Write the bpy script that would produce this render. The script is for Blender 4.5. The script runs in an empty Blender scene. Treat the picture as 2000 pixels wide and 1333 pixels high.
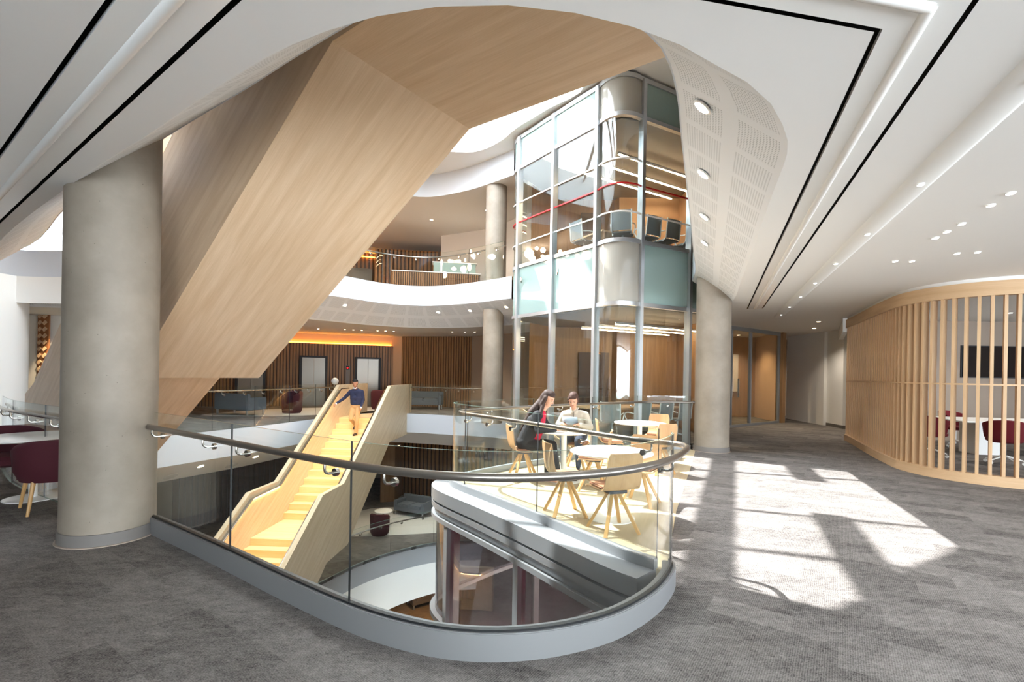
import bpy, bmesh, math, random
from mathutils import Vector, Matrix, Quaternion, geometry
random.seed(7)
R = math.radians
C = bpy.context.scene.collection
S = bpy.context.scene

# ------------------------------------------------------------------ camera
cd = bpy.data.cameras.new('camera'); cam = bpy.data.objects.new('camera', cd); C.objects.link(cam)
cd.sensor_width = 36.0; cd.sensor_fit = 'HORIZONTAL'; cd.lens = 944.0 / 2000 * 36.0
cd.shift_y = (729 - 666.5) / 2000.0
cd.clip_start = 0.05; cd.clip_end = 200
cam.location = (0, 0, 1.6)
cam.rotation_mode = 'QUATERNION'
cam.rotation_quaternion = Quaternion((1, 0, 0), R(90)) @ Quaternion((0, 0, 1), R(1.0))
S.camera = cam

# ------------------------------------------------------------------ sky, sun, exposure
w = bpy.data.worlds.new('sky'); S.world = w; w.use_nodes = True
bg = w.node_tree.nodes['Background']; bg.inputs[0].default_value = (0.88, 0.945, 1.0, 1); bg.inputs[1].default_value = 8.0
sd = bpy.data.lights.new('sun', 'SUN'); sun = bpy.data.objects.new('sun', sd); C.objects.link(sun)
sd.energy = 8.8; sd.angle = R(0.53); sd.color = (1.0, 0.975, 0.94)
SUN = Vector((0.58, -0.34, -1.0))
sun.rotation_mode = 'QUATERNION'; sun.rotation_quaternion = SUN.to_track_quat('-Z', 'Y'); sun.location = (-8, 10, 20)
vs = S.view_settings
vs.view_transform = 'Standard'; vs.look = 'None'; vs.exposure = 1.13; vs.gamma = 1.0; vs.use_curve_mapping = False
S.cycles.max_bounces = 7; S.cycles.diffuse_bounces = 4; S.cycles.glossy_bounces = 4; S.cycles.transmission_bounces = 4
S.cycles.transparent_max_bounces = 24; S.cycles.caustics_reflective = False; S.cycles.caustics_refractive = False
S.cycles.sample_clamp_indirect = 6.0

def portal(name, loc, rot, sx, sy):
    l = bpy.data.lights.new(name, 'AREA'); l.shape = 'RECTANGLE'; l.size = sx; l.size_y = sy; l.cycles.is_portal = True
    o = bpy.data.objects.new(name, l); C.objects.link(o); o.location = loc; o.rotation_euler = rot
    return o

# ------------------------------------------------------------------ materials
def lin(h):
    h = h.lstrip('#'); v = [int(h[i:i + 2], 16) / 255 for i in (0, 2, 4)]
    return tuple((c / 12.92 if c <= 0.04045 else ((c + 0.055) / 1.055) ** 2.4) for c in v) + (1,)
M = {}
def mat(name):
    m = bpy.data.materials.new(name); m.use_nodes = True; M[name] = m
    nt = m.node_tree; return m, nt, nt.nodes['Principled BSDF']
def plain(name, col, rough=0.5, metal=0.0, spec=None, emit=None, es=0.0):
    m, nt, b = mat(name)
    b.inputs['Base Color'].default_value = lin(col) if isinstance(col, str) else col
    b.inputs['Roughness'].default_value = rough; b.inputs['Metallic'].default_value = metal
    if spec is not None: b.inputs['Specular IOR Level'].default_value = spec
    if emit: b.inputs['Emission Color'].default_value = lin(emit); b.inputs['Emission Strength'].default_value = es
    return m
def node(nt, t, **k):
    n = nt.nodes.new(t)
    for a, b in k.items(): setattr(n, a, b)
    return n
def mapping(nt, coord, scale, rot=(0, 0, 0)):
    tc = node(nt, 'ShaderNodeTexCoord'); mp = node(nt, 'ShaderNodeMapping')
    mp.inputs['Scale'].default_value = scale; mp.inputs['Rotation'].default_value = rot
    nt.links.new(tc.outputs[coord], mp.inputs['Vector']); return mp
def ramp(nt, fac, stops):
    r = node(nt, 'ShaderNodeValToRGB'); e = r.color_ramp.elements
    e[0].position, e[0].color = stops[0][0], stops[0][1]; e[1].position, e[1].color = stops[-1][0], stops[-1][1]
    for p, c in stops[1:-1]:
        x = e.new(p); x.color = c
    nt.links.new(fac, r.inputs['Fac']); return r
def mix(nt, a, b, fac, mode='MIX'):
    n = node(nt, 'ShaderNodeMix', data_type='RGBA', blend_type=mode)
    if isinstance(fac, float): n.inputs[0].default_value = fac
    else: nt.links.new(fac, n.inputs[0])
    for i, v in ((6, a), (7, b)):
        if isinstance(v, tuple): n.inputs[i].default_value = v
        else: nt.links.new(v, n.inputs[i])
    return n.outputs[2]
def bump(nt, b, h, strength, dist=0.01):
    n = node(nt, 'ShaderNodeBump'); n.inputs['Strength'].default_value = strength; n.inputs['Distance'].default_value = dist
    nt.links.new(h, n.inputs['Height']); nt.links.new(n.outputs['Normal'], b.inputs['Normal'])

def wood(name, c0, c1, rough=0.42, sc=1.0):
    m, nt, b = mat(name)
    mp = mapping(nt, 'UV', (0.35 * sc, 5.0 * sc, 1))
    n1 = node(nt, 'ShaderNodeTexNoise'); n1.inputs['Scale'].default_value = 2.2; n1.inputs['Detail'].default_value = 5; n1.inputs['Distortion'].default_value = 0.35
    nt.links.new(mp.outputs[0], n1.inputs['Vector'])
    mp2 = mapping(nt, 'UV', (2.2 * sc, 75 * sc, 1))
    n2 = node(nt, 'ShaderNodeTexNoise'); n2.inputs['Scale'].default_value = 2.0; n2.inputs['Detail'].default_value = 3
    nt.links.new(mp2.outputs[0], n2.inputs['Vector'])
    a = ramp(nt, n1.outputs['Fac'], [(0.28, lin(c0)), (0.72, lin(c1))])
    g = ramp(nt, n2.outputs['Fac'], [(0.3, (0.92, 0.90, 0.87, 1)), (0.65, (1, 1, 1, 1))])
    o = mix(nt, a.outputs[0], g.outputs[0], 1.0, 'MULTIPLY')
    nt.links.new(o, b.inputs['Base Color']); b.inputs['Roughness'].default_value = rough
    b.inputs['Specular IOR Level'].default_value = 0.3
    return m
wood('oak', '#cfb08d', '#e3c9aa')
wood('oak_pale', '#cbb796', '#dfcfb1')
wood('oak_tread', '#e0c08d', '#edd2a6')
wood('oak_floor', '#b9aa8c', '#cbbd9f', 0.35)
wood('oak_chair', '#b28c64', '#cba67c')
wood('oak_slat', '#caa781', '#dcbd97')
wood('walnut', '#83603f', '#a67d55')
wood('walnut_dark', '#3d2c20', '#5a412c')
wood('veneer', '#8d6a48', '#a9845c')
wood('red_wood', '#8a5a3a', '#a9744e')

def carpet(name, c0, c1, tile=True, rot=0.6):
    m, nt, b = mat(name)
    mp = mapping(nt, 'Object', (1, 1, 1), (0, 0, rot))
    br = node(nt, 'ShaderNodeTexBrick'); br.offset = 0.5
    br.inputs['Scale'].default_value = 1.0; br.inputs['Brick Width'].default_value = 0.5; br.inputs['Row Height'].default_value = 0.25
    br.inputs['Mortar Size'].default_value = 0.0; br.inputs['Bias'].default_value = 0.0
    br.inputs['Color1'].default_value = (0.25, 0.25, 0.25, 1); br.inputs['Color2'].default_value = (0.75, 0.75, 0.75, 1)
    nt.links.new(mp.outputs[0], br.inputs['Vector'])
    ms = mapping(nt, 'Object', (4.0, 9.0, 1), (0, 0, rot))
    n1 = node(nt, 'ShaderNodeTexNoise'); n1.inputs['Scale'].default_value = 1.2; n1.inputs['Detail'].default_value = 8; n1.inputs['Roughness'].default_value = 0.75
    nt.links.new(ms.outputs[0], n1.inputs['Vector'])
    mf = mapping(nt, 'Object', (110, 170, 1), (0, 0, rot))
    n2 = node(nt, 'ShaderNodeTexNoise'); n2.inputs['Scale'].default_value = 1.0; n2.inputs['Detail'].default_value = 2
    nt.links.new(mf.outputs[0], n2.inputs['Vector'])
    wv = node(nt, 'ShaderNodeTexWave'); wv.inputs['Scale'].default_value = 26.0; wv.inputs['Distortion'].default_value = 2.5
    wv.inputs['Detail'].default_value = 1.0; nt.links.new(mp.outputs[0], wv.inputs['Vector'])
    m3 = mapping(nt, 'Object', (22, 44, 1), (0, 0, rot))
    n3 = node(nt, 'ShaderNodeTexNoise'); n3.inputs['Scale'].default_value = 1.0; n3.inputs['Detail'].default_value = 4; n3.inputs['Roughness'].default_value = 0.7
    nt.links.new(m3.outputs[0], n3.inputs['Vector'])
    a = mix(nt, n1.outputs['Color'], br.outputs['Color'], 0.27)
    a = mix(nt, a, n3.outputs['Color'], 0.30)
    a = mix(nt, a, n2.outputs['Color'], 0.36)
    a = mix(nt, a, wv.outputs['Color'], 0.055)
    bw = node(nt, 'ShaderNodeRGBToBW'); nt.links.new(a, bw.inputs[0])
    r = ramp(nt, bw.outputs[0], [(0.39, lin(c0)), (0.60, lin(c1))])
    nt.links.new(r.outputs[0], b.inputs['Base Color']); b.inputs['Roughness'].default_value = 0.95
    b.inputs['Specular IOR Level'].default_value = 0.1
    bump(nt, b, n2.outputs['Fac'], 0.5, 0.006)
    return m
carpet('carpet', '#383534', '#96918d')
carpet('carpet_brown', '#5b4630', '#8f7350')
carpet('carpet_burgundy', '#5a2233', '#7d3348')
plain('rug', '#c9c8c4', 0.95)

def concrete():
    m, nt, b = mat('concrete')
    mp = mapping(nt, 'Object', (1, 1, 1))
    n1 = node(nt, 'ShaderNodeTexNoise'); n1.inputs['Scale'].default_value = 1.3; n1.inputs['Detail'].default_value = 7; n1.inputs['Roughness'].default_value = 0.62
    nt.links.new(mp.outputs[0], n1.inputs['Vector'])
    a = ramp(nt, n1.outputs['Fac'], [(0.3, lin('#81776a')), (0.7, lin('#a09587'))])
    v = node(nt, 'ShaderNodeTexVoronoi'); v.inputs['Scale'].default_value = 14.0; nt.links.new(mp.outputs[0], v.inputs['Vector'])
    p = ramp(nt, v.outputs['Distance'], [(0.035, (0.45, 0.43, 0.38, 1)), (0.06, (1, 1, 1, 1))])
    o = mix(nt, a.outputs[0], p.outputs[0], 1.0, 'MULTIPLY')
    nt.links.new(o, b.inputs['Base Color']); b.inputs['Roughness'].default_value = 0.55
    bump(nt, b, n1.outputs['Fac'], 0.15, 0.01)
concrete()
plain('white', '#efefec', 0.55); plain('ceiling', '#ecebe8', 0.6); plain('wall_grey', '#c8c2ba', 0.7); plain('wall_taupe', '#a8998c', 0.7)
plain('bulkhead', '#ccd2da', 0.5)
plain('white_gloss', '#f2f2ef', 0.25); plain('silver', '#c3c6c9', 0.38, 0.85); plain('silver_paint', '#8f9296', 0.4, 0.4); plain('curb_metal', '#8b8c8d', 0.45, 0.4)
plain('steel', '#b5b2ac', 0.22, 1.0); plain('rail_steel', '#8d8780', 0.28, 0.9); plain('door_steel', '#86827c', 0.35, 0.9)
plain('dark', '#17171a', 0.7); plain('slot_dark', '#2b2b2c', 0.8); plain('black', '#0b0b0c', 0.9); plain('base_grey', '#7b7672', 0.6); plain('charcoal', '#2c2e33', 0.6)
plain('burgundy', '#45101d', 0.85); plain('red_fabric', '#6b0f1c', 0.85); plain('blue_grey', '#5d6670', 0.85); plain('cushion', '#a9795c', 0.8)
plain('leg_wood', '#c79c63', 0.45); plain('mesh_grey', '#989a9b', 0.8); plain('skirting', '#6a6560', 0.6); plain('screen', '#231d1d', 0.25)
plain('frosted', '#93a9a4', 0.04); plain('frosted_warm', '#a8a59c', 0.05); plain('red_line', '#c01820', 0.4); plain('sofa_brown', '#6d5d50', 0.85)
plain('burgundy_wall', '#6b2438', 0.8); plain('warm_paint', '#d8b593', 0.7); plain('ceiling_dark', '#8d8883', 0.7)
def emit(name, col, st):
    m, nt, b = mat(name); nt.nodes.remove(b)
    e = node(nt, 'ShaderNodeEmission'); e.inputs[0].default_value = lin(col); e.inputs[1].default_value = st
    nt.links.new(e.outputs[0], nt.nodes['Material Output'].inputs[0]); return m
emit('lamp_warm', '#ffd9a8', 14.0); emit('lamp_white', '#fff3e0', 10.0); emit('led_amber', '#ff9f30', 9.0); emit('led_stair', '#ffd09a', 24.0)
emit('globe', '#ffd9b5', 30.0); emit('tube', '#ffdcb0', 22.0); emit('screen_lit', '#dfe9f5', 1.2); emit('red_led', '#ff2020', 2.0)
def glass(name, tint, refl=1.0, f0=0.035, power=4.5):
    m, nt, b = mat(name); nt.nodes.remove(b)
    lw = node(nt, 'ShaderNodeLayerWeight'); lw.inputs[0].default_value = 0.5
    pw = node(nt, 'ShaderNodeMath', operation='POWER'); nt.links.new(lw.outputs['Facing'], pw.inputs[0]); pw.inputs[1].default_value = power
    ml = node(nt, 'ShaderNodeMath', operation='MULTIPLY_ADD'); nt.links.new(pw.outputs[0], ml.inputs[0]); ml.inputs[1].default_value = refl * 0.9; ml.inputs[2].default_value = f0
    t = node(nt, 'ShaderNodeBsdfTransparent'); t.inputs[0].default_value = tint
    g = node(nt, 'ShaderNodeBsdfGlossy'); g.inputs['Roughness'].default_value = 0.0; g.inputs[0].default_value = (0.95, 0.98, 1, 1)
    mx = node(nt, 'ShaderNodeMixShader'); nt.links.new(ml.outputs[0], mx.inputs[0]); nt.links.new(t.outputs[0], mx.inputs[1]); nt.links.new(g.outputs[0], mx.inputs[2])
    nt.links.new(mx.outputs[0], nt.nodes['Material Output'].inputs[0]); return m
glass('glass', (0.965, 0.985, 0.975, 1)); glass('glass_tower', (0.93, 0.965, 0.96, 1), 1.0, 0.05)
glass('glass_dark', (0.74, 0.72, 0.73, 1), 1.0, 0.06); glass('glass_warm', (0.93, 0.90, 0.84, 1)); glass('glass_roof', (0.98, 0.99, 1, 1), 0.6, 0.02)
plain('glass_edge', '#7fa79a', 0.15); plain('joint', '#1b1d1f', 0.4)
def perforated():
    m, nt, b = mat('perforated')
    tc = node(nt, 'ShaderNodeTexCoord'); sp = node(nt, 'ShaderNodeSeparateXYZ'); nt.links.new(tc.outputs['UV'], sp.inputs[0])
    def mth(op, a, b2=None, c=None):
        n = node(nt, 'ShaderNodeMath', operation=op)
        for i, v in enumerate((a, b2, c)):
            if v is None: continue
            if isinstance(v, (int, float)): n.inputs[i].default_value = v
            else: nt.links.new(v, n.inputs[i])
        return n.outputs[0]
    u, v = sp.outputs[0], sp.outputs[1]
    def dots(x, p): return mth('SUBTRACT', mth('FRACT', mth('DIVIDE', x, p)), 0.5)
    du = dots(u, 0.026); dv = dots(v, 0.026)
    d2 = mth('ADD', mth('MULTIPLY', du, du), mth('MULTIPLY', dv, dv))
    hole = mth('LESS_THAN', d2, 0.075)
    bu = mth('LESS_THAN', mth('FRACT', mth('DIVIDE', u, 0.52)), 0.82)
    inA = mth('MULTIPLY', mth('GREATER_THAN', v, 0.06), mth('LESS_THAN', v, 0.42))
    inB = mth('MULTIPLY', mth('GREATER_THAN', v, 0.54), mth('LESS_THAN', v, 0.90))
    msk = mth('MULTIPLY', mth('MULTIPLY', hole, bu), mth('ADD', inA, inB))
    o = mix(nt, lin('#e9ecee'), lin('#bcc0c2'), msk)
    nt.links.new(o, b.inputs['Base Color']); b.inputs['Roughness'].default_value = 0.6
perforated()

# ------------------------------------------------------------------ mesh builder
def cr(pts, n=6, closed=False):
    P = [Vector(p) for p in pts]; out = []; N = len(P)
    rng = range(N if closed else N - 1)
    for i in rng:
        a = P[(i - 1) % N] if (closed or i > 0) else P[0] * 2 - P[1]
        b, c = P[i], P[(i + 1) % N]
        d = P[(i + 2) % N] if (closed or i + 2 < N) else P[-1] * 2 - P[-2]
        for k in range(n):
            t = k / n
            out.append(0.5 * ((2 * b) + (-a + c) * t + (2 * a - 5 * b + 4 * c - d) * t * t + (-a + 3 * b - 3 * c + d) * t ** 3))
    if not closed: out.append(P[-1])
    return out
def offs(path, d):
    """offset a 2-D polyline to its right by d"""
    out = []; n = len(path)
    for i, p in enumerate(path):
        a = Vector(path[max(i - 1, 0)][:2]); b = Vector(path[min(i + 1, n - 1)][:2]); t = (b - a).normalized()
        out.append(Vector((p[0] + t.y * d, p[1] - t.x * d)))
    return out
def resample(path, step=None, n=None):
    P = [Vector(p) for p in path]; L = [0]
    for a, b in zip(P, P[1:]): L.append(L[-1] + (b - a).length)
    if n is None: n = max(2, int(round(L[-1] / step)) + 1)
    out = []; j = 0
    for k in range(n):
        s = L[-1] * k / (n - 1)
        while j < len(L) - 2 and L[j + 1] < s: j += 1
        t = (s - L[j]) / max(L[j + 1] - L[j], 1e-9); out.append(P[j].lerp(P[j + 1], t))
    return out
class MB:
    def __init__(s): s.v = []; s.f = []; s.m = []; s.uv = None
    def add(s, vs, fs, mi=0):
        o = len(s.v); s.v += [Vector(x) for x in vs]; s.f += [tuple(i + o for i in f) for f in fs]; s.m += [mi] * len(fs); return s
    def box(s, c, d, rz=0, mi=0, rot=None):
        m = rot or Matrix.Rotation(rz, 3, 'Z'); h = Vector(d) / 2; vs = []
        for x in (-1, 1):
            for y in (-1, 1):
                for z in (-1, 1): vs.append(Vector(c) + m @ Vector((x * h.x, y * h.y, z * h.z)))
        return s.add(vs, [(0, 1, 3, 2), (4, 6, 7, 5), (0, 4, 5, 1), (2, 3, 7, 6), (0, 2, 6, 4), (1, 5, 7, 3)], mi)
    def bar(s, a, b, wd, ht, mi=0):
        a, b = Vector(a), Vector(b); t = (b - a); q = t.to_track_quat('Y', 'Z').to_matrix()
        return s.box((a + b) / 2, (wd, t.length, ht), rot=q, mi=mi)
    def prism(s, poly, z0, z1, mi=0, top=True, bot=True):
        n = len(poly); vs = [(p[0], p[1], z0) for p in poly] + [(p[0], p[1], z1) for p in poly]
        fs = [(i, (i + 1) % n, n + (i + 1) % n, n + i) for i in range(n)]
        if top: fs.append(tuple(range(n, 2 * n)))
        if bot: fs.append(tuple(range(n - 1, -1, -1)))
        return s.add(vs, fs, mi)
    def slab(s, outer, holes, z0, z1, mi=0, mside=None):
        loops = [[Vector((p[0], p[1], 0)) for p in outer]] + [[Vector((p[0], p[1], 0)) for p in h] for h in holes]
        tr = geometry.tessellate_polygon(loops); flat = [p for l in loops for p in l]
        s.add([(p.x, p.y, z1) for p in flat], tr, mi)
        if z0 != z1:
            s.add([(p.x, p.y, z0) for p in flat], [t[::-1] for t in tr], mi)
            for l in loops:
                n = len(l)
                s.add([(p.x, p.y, z0) for p in l] + [(p.x, p.y, z1) for p in l], [(i, (i + 1) % n, n + (i + 1) % n, n + i) for i in range(n)], mi if mside is None else mside)
        return s
    def wall(s, path, z0, z1, th=0.0, mi=0, closed=False):
        """vertical ribbon with thickness along a 2-D path (thickness to the right)"""
        P = [Vector(p[:2]) for p in path]; Q = offs(P, th) if th else None; n = len(P)
        if not th:
            return s.add([(p.x, p.y, z0) for p in P] + [(p.x, p.y, z1) for p in P], [(i, i + 1, n + i + 1, n + i) for i in range(n - 1)], mi)
        vs = []
        for p, q in zip(P, Q): vs += [(p.x, p.y, z0), (p.x, p.y, z1), (q.x, q.y, z1), (q.x, q.y, z0)]
        fs = []
        for i in range(n - 1):
            a, b = 4 * i, 4 * i + 4
            for k in range(4): fs.append((a + k, b + k, b + (k + 1) % 4, a + (k + 1) % 4))
        fs += [(3, 2, 1, 0), (4 * n - 4, 4 * n - 3, 4 * n - 2, 4 * n - 1)]
        return s.add(vs, fs, mi)
    def tube(s, path, r, n=10, mi=0, cap=True, r2=None):
        P = [Vector(p) for p in path]; N = len(P); vs = []; up = None
        for i, p in enumerate(P):
            t = (P[min(i + 1, N - 1)] - P[max(i - 1, 0)]).normalized()
            if up is None: up = Vector((0, 0, 1)) if abs(t.z) < 0.9 else Vector((1, 0, 0))
            x = t.cross(up).normalized(); y = x.cross(t).normalized(); up = y
            rr = r if r2 is None else r + (r2 - r) * i / (N - 1)
            for k in range(n):
                a = 2 * math.pi * k / n; vs.append(p + (x * math.cos(a) + y * math.sin(a)) * rr)
        fs = [(i * n + k, i * n + (k + 1) % n, (i + 1) * n + (k + 1) % n, (i + 1) * n + k) for i in range(N - 1) for k in range(n)]
        if cap: fs += [tuple(range(n - 1, -1, -1)), tuple(range((N - 1) * n, N * n))]
        return s.add(vs, fs, mi)
    def lathe(s, prof, c=(0, 0, 0), n=32, mi=0, sx=1, sy=1):
        c = Vector(c); vs = []; N = len(prof)
        for r, z in prof:
            for k in range(n):
                a = 2 * math.pi * k / n; vs.append(c + Vector((r * sx * math.cos(a), r * sy * math.sin(a), z)))
        fs = [(i * n + k, i * n + (k + 1) % n, (i + 1) * n + (k + 1) % n, (i + 1) * n + k) for i in range(N - 1) for k in range(n)]
        fs += [tuple(range(n - 1, -1, -1)), tuple(range((N - 1) * n, N * n))]
        return s.add(vs, fs, mi)
    def sphere(s, c, r, n=16, mi=0):
        prof = [(r[0] if False else math.sin(math.pi * i / n), -math.cos(math.pi * i / n)) for i in range(n + 1)]
        rr = Vector((r, r, r)) if isinstance(r, (int, float)) else Vector(r); vs = []; c = Vector(c); m = n
        for a, z in prof:
            for k in range(m):
                t = 2 * math.pi * k / m; vs.append(c + Vector((rr.x * max(a, 1e-3) * math.cos(t), rr.y * max(a, 1e-3) * math.sin(t), rr.z * z)))
        fs = [(i * m + k, i * m + (k + 1) % m, (i + 1) * m + (k + 1) % m, (i + 1) * m + k) for i in range(n) for k in range(m)]
        return s.add(vs, fs, mi)
    def grid(s, rows, mi=0, th=None):
        """rows: list of lists of points; th: vector function or constant thickness offset along -normal via offset rows"""
        n = len(rows[0]); vs = [p for r in rows for p in r]
        fs = [(i * n + k, i * n + k + 1, (i + 1) * n + k + 1, (i + 1) * n + k) for i in range(len(rows) - 1) for k in range(n - 1)]
        return s.add(vs, fs, mi)
    def build(s, name, mats, parent=None, smooth=False, grain=None, uvs=None, bevel=0.0, auto=35):
        me = bpy.data.meshes.new(name); o0 = Vector(parent['_o']) if parent is not None and '_o' in parent else Vector((0, 0, 0))
        me.from_pydata([tuple(v - o0) for v in s.v], [], s.f)
        mats = [mats] if isinstance(mats, str) else mats
        for x in mats: me.materials.append(M[x])
        me.polygons.foreach_set('material_index', s.m); me.update()
        if bevel or True:
            bm = bmesh.new(); bm.from_mesh(me)
            if s.uv is None and not uvs: bmesh.ops.remove_doubles(bm, verts=bm.verts, dist=1e-5)
            bmesh.ops.recalc_face_normals(bm, faces=bm.faces)
            if bevel:
                es = [e for e in bm.edges if len(e.link_faces) == 2 and e.calc_face_angle(0) > R(30)]
                bmesh.ops.bevel(bm, geom=es, offset=bevel, segments=2, affect='EDGES', clamp_overlap=True)
            bm.to_mesh(me); bm.free()
        if smooth:
            me.polygons.foreach_set('use_smooth', [True] * len(me.polygons))
            if auto and auto < 180: me.set_sharp_from_angle(angle=R(auto))
        uvl = me.uv_layers.new(name='UVMap')
        g = Vector(grain).normalized() if grain is not None else Vector((0, 0, 1))
        if uvs is None:
            for p in me.polygons:
                n = p.normal
                d = g - n * g.dot(n)
                d = d.normalized() if d.length > 0.15 else (n.orthogonal().normalized())
                q = n.cross(d)
                for li in p.loop_indices:
                    co = me.vertices[me.loops[li].vertex_index].co
                    uvl.data[li].uv = (co.dot(d), co.dot(q))
        else:
            for p in me.polygons:
                for li in p.loop_indices: uvl.data[li].uv = uvs[me.loops[li].vertex_index]
        o = bpy.data.objects.new(name, me); C.objects.link(o)
        if parent is not None:
            o.parent = parent
            if parent.type == 'MESH' and '_w' in parent: pass
        return o
def thing(name, label, cat, loc=(0, 0, 0), group=None, world=True, rz=0):
    o = bpy.data.objects.new(name, None); C.objects.link(o); o.empty_display_size = 0.1
    o.location = loc; o.rotation_euler = (0, 0, rz); o['label'] = label; o['category'] = cat
    if world: o['_o'] = tuple(loc)
    if group: o['group'] = group
    return o
def tag(o, label, cat, group=None):
    o['label'] = label; o['category'] = cat
    if group: o['group'] = group
    return o
def struct(o, label=None):
    o['kind'] = 'structure'
    if label: o['label'] = label
    return o
def child(mb, name, mats, part, **k):
    """sub-part: child of a part that is a mesh at its thing's origin"""
    th = part.parent; off = th['_o'] if th is not None and '_o' in th else (0, 0, 0)
    part['_o'] = tuple(off); o = mb.build(name, mats, part, **k); del part['_o']; return o
def copy_tree(o, parent=None):
    c = o.copy(); C.objects.link(c)
    if parent is not None: c.parent = parent
    for ch in list(o.children): copy_tree(ch, c)
    return c
def place(root, loc, rz, label=None, group=None):
    root.location = loc; root.rotation_euler = (0, 0, rz)
    if label: root['label'] = label
    if group: root['group'] = group
    return root

# ================================================================== plan of the building (metres, level 2 floor = z 0)
Z3, ZC, ZF = 4.45, 3.2, 3.8            # level 3 floor, ceiling of level 2, bottom of level 3 slab edge
RECT = [(-20, -5), (18, -5), (18, 27), (-20, 27)]
NEAR = cr([(-3.45, 4.68), (-2.8, 4.25), (-2.17, 3.82), (-1.6, 3.42), (-0.95, 2.99), (-0.56, 2.80), (-0.26, 2.72), (0.03, 2.72), (0.34, 2.80), (0.66, 2.97), (0.98, 3.28), (1.2, 3.62), (1.25, 3.78)], 5)
WEST = cr([(-8.0, 11.0), (-8.0, 9.9), (-8.5, 9.0), (-8.3, 8.0), (-6.7, 6.55), (-5.25, 5.65), (-4.2, 5.05), (-3.45, 4.68)], 4)
F2 = cr([(0.2, 16.6), (-1, 17.3), (-2.2, 17.65), (-3.6, 18.1), (-4.9, 18.3), (-5.9, 17.2), (-6.35, 15.5), (-6.9, 13.6), (-7.5, 12.2), (-8.0, 11.0)], 5)
NEAR = resample(NEAR, 0.1); WEST = resample(WEST, 0.2); F2 = resample(F2, 0.2)
SEAM = [Vector(p) for p in [(1.3, 3.95), (1.96, 5.69), (3.34, 8.89), (3.95, 10.35), (4.25, 11.3)]]
BACK = [Vector(p) for p in [(5.2, 12.1), (5.25, 15.2), (3.0, 16.9)]]
H2 = NEAR + SEAM + BACK + F2[:-1] + WEST[:-1]
N3 = cr([(-12.5, 10.9), (-9.0, 8.95), (-6.1, 6.6), (-3.5, 4.72), (-2.17, 3.82), (-1.6, 3.42), (-0.95, 2.99), (-0.56, 2.80), (-0.26, 2.72), (0.03, 2.72), (0.34, 2.80), (0.66, 2.97), (0.98, 3.25), (1.25, 3.75), (1.55, 4.5), (2.4, 6.6), (3.2, 8.6), (3.75, 9.95), (4.15, 11.2)], 4)
F3 = cr([(-0.05, 14.25), (-0.8, 14.95), (-1.7, 15.65), (-2.98, 16.2), (-4.25, 15.75), (-5.36, 14.4), (-7, 12.9), (-9.5, 12.0), (-12.0, 12.1), (-12.9, 11.7), (-12.85, 11.1), (-12.5, 10.9)], 5)
F3 = resample(F3, 0.2)
TBACK3 = [Vector(p) for p in [(5.5, 13.5), (3.0, 16.0), (0.6, 14.6)]]
H3 = N3 + TBACK3 + F3
def near_off(p):
    if p[0] < -0.9: return 0.61
    if p[1] < 2.95 or p[0] < 0.5: return 0.61
    return 0.60 + 0.15 * min(1.0, max(0, (p[1] - 2.95) / 0.7))
def voffs(P):
    return [offs(P, near_off(p))[i] for i, p in enumerate(P)]
N3 = resample(N3, 0.2); N3o = voffs(N3); F3o = offs(F3, 1.0)
H3c = N3o + [Vector((5.0, 11.5)), Vector((5.25, 12.2)), Vector((5.3, 15.5)), Vector((1.2, 16.6))] + F3o

# ---------------- floors
fl = struct(MB().slab(RECT, [H2], -0.12, 0.0).build('floor', 'carpet'), 'grey tufted plank carpet of the near floor')
f3 = struct(MB().slab(RECT, [H3], Z3 - 0.1, Z3).build('floor', 'carpet_brown'), 'floor of the upper storey')
V1a = resample(cr([(-5.6, 13.0), (-4.66, 15.0), (-3.67, 16.2), (-2.5, 17.0), (-0.9, 17.3)], 5), 0.2); V1 = V1a + [Vector(p) for p in [(-0.9, 9.0), (-2.0, 7.6), (-3.5, 8.2), (-3.7, 10.5)]]
f1 = struct(MB().slab(RECT, [V1], -4.5, -4.4).build('floor', 'carpet'), 'grey carpet of the storey below')
f0 = struct(MB().slab(RECT, [], -8.9, -8.8).build('floor', 'carpet_brown'), 'brown carpet of the lowest storey')

# ---------------- slab edges and perforated sloping soffits round the void
def ring(path, off, ztop, zbot, zceil, m_edge='bulkhead', m_soff='perforated', name='trim_1'):
    P = [Vector(p[:2]) for p in path]; Q = voffs(P) if off is None else offs(P, off); n = len(P)
    e = struct(MB().wall(offs(P, -0.012), zbot, ztop + 0.006, 0.012).build(name, m_edge, smooth=True, auto=60))
    b = MB(); uv = []; L = 0; vs = []
    for i in range(n):
        if i: L += (P[i] - P[i - 1]).length
        vs += [(P[i].x, P[i].y, zbot), (Q[i].x, Q[i].y, zceil)]; uv += [(L, 0.0), (L, 0.96)]
    b.add(vs, [(2 * i, 2 * i + 1, 2 * i + 3, 2 * i + 2) for i in range(n - 1)])
    s = struct(b.build('trim_2', m_soff, smooth=True, uvs=uv, auto=180))
    return e, s
ring(N3, None, Z3, ZF, ZC)
ring(F3, 1.0, Z3, ZF, ZC - 0.05)
ring(F2 + WEST[1:], 0.95, 0.0, -0.7, -1.25, m_soff='white')
ring(NEAR, 0.9, 0.0, -0.7, -1.25, m_soff='white')
ring(V1a, 0.9, -4.4, -5.1, -5.75, m_soff='white')

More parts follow.
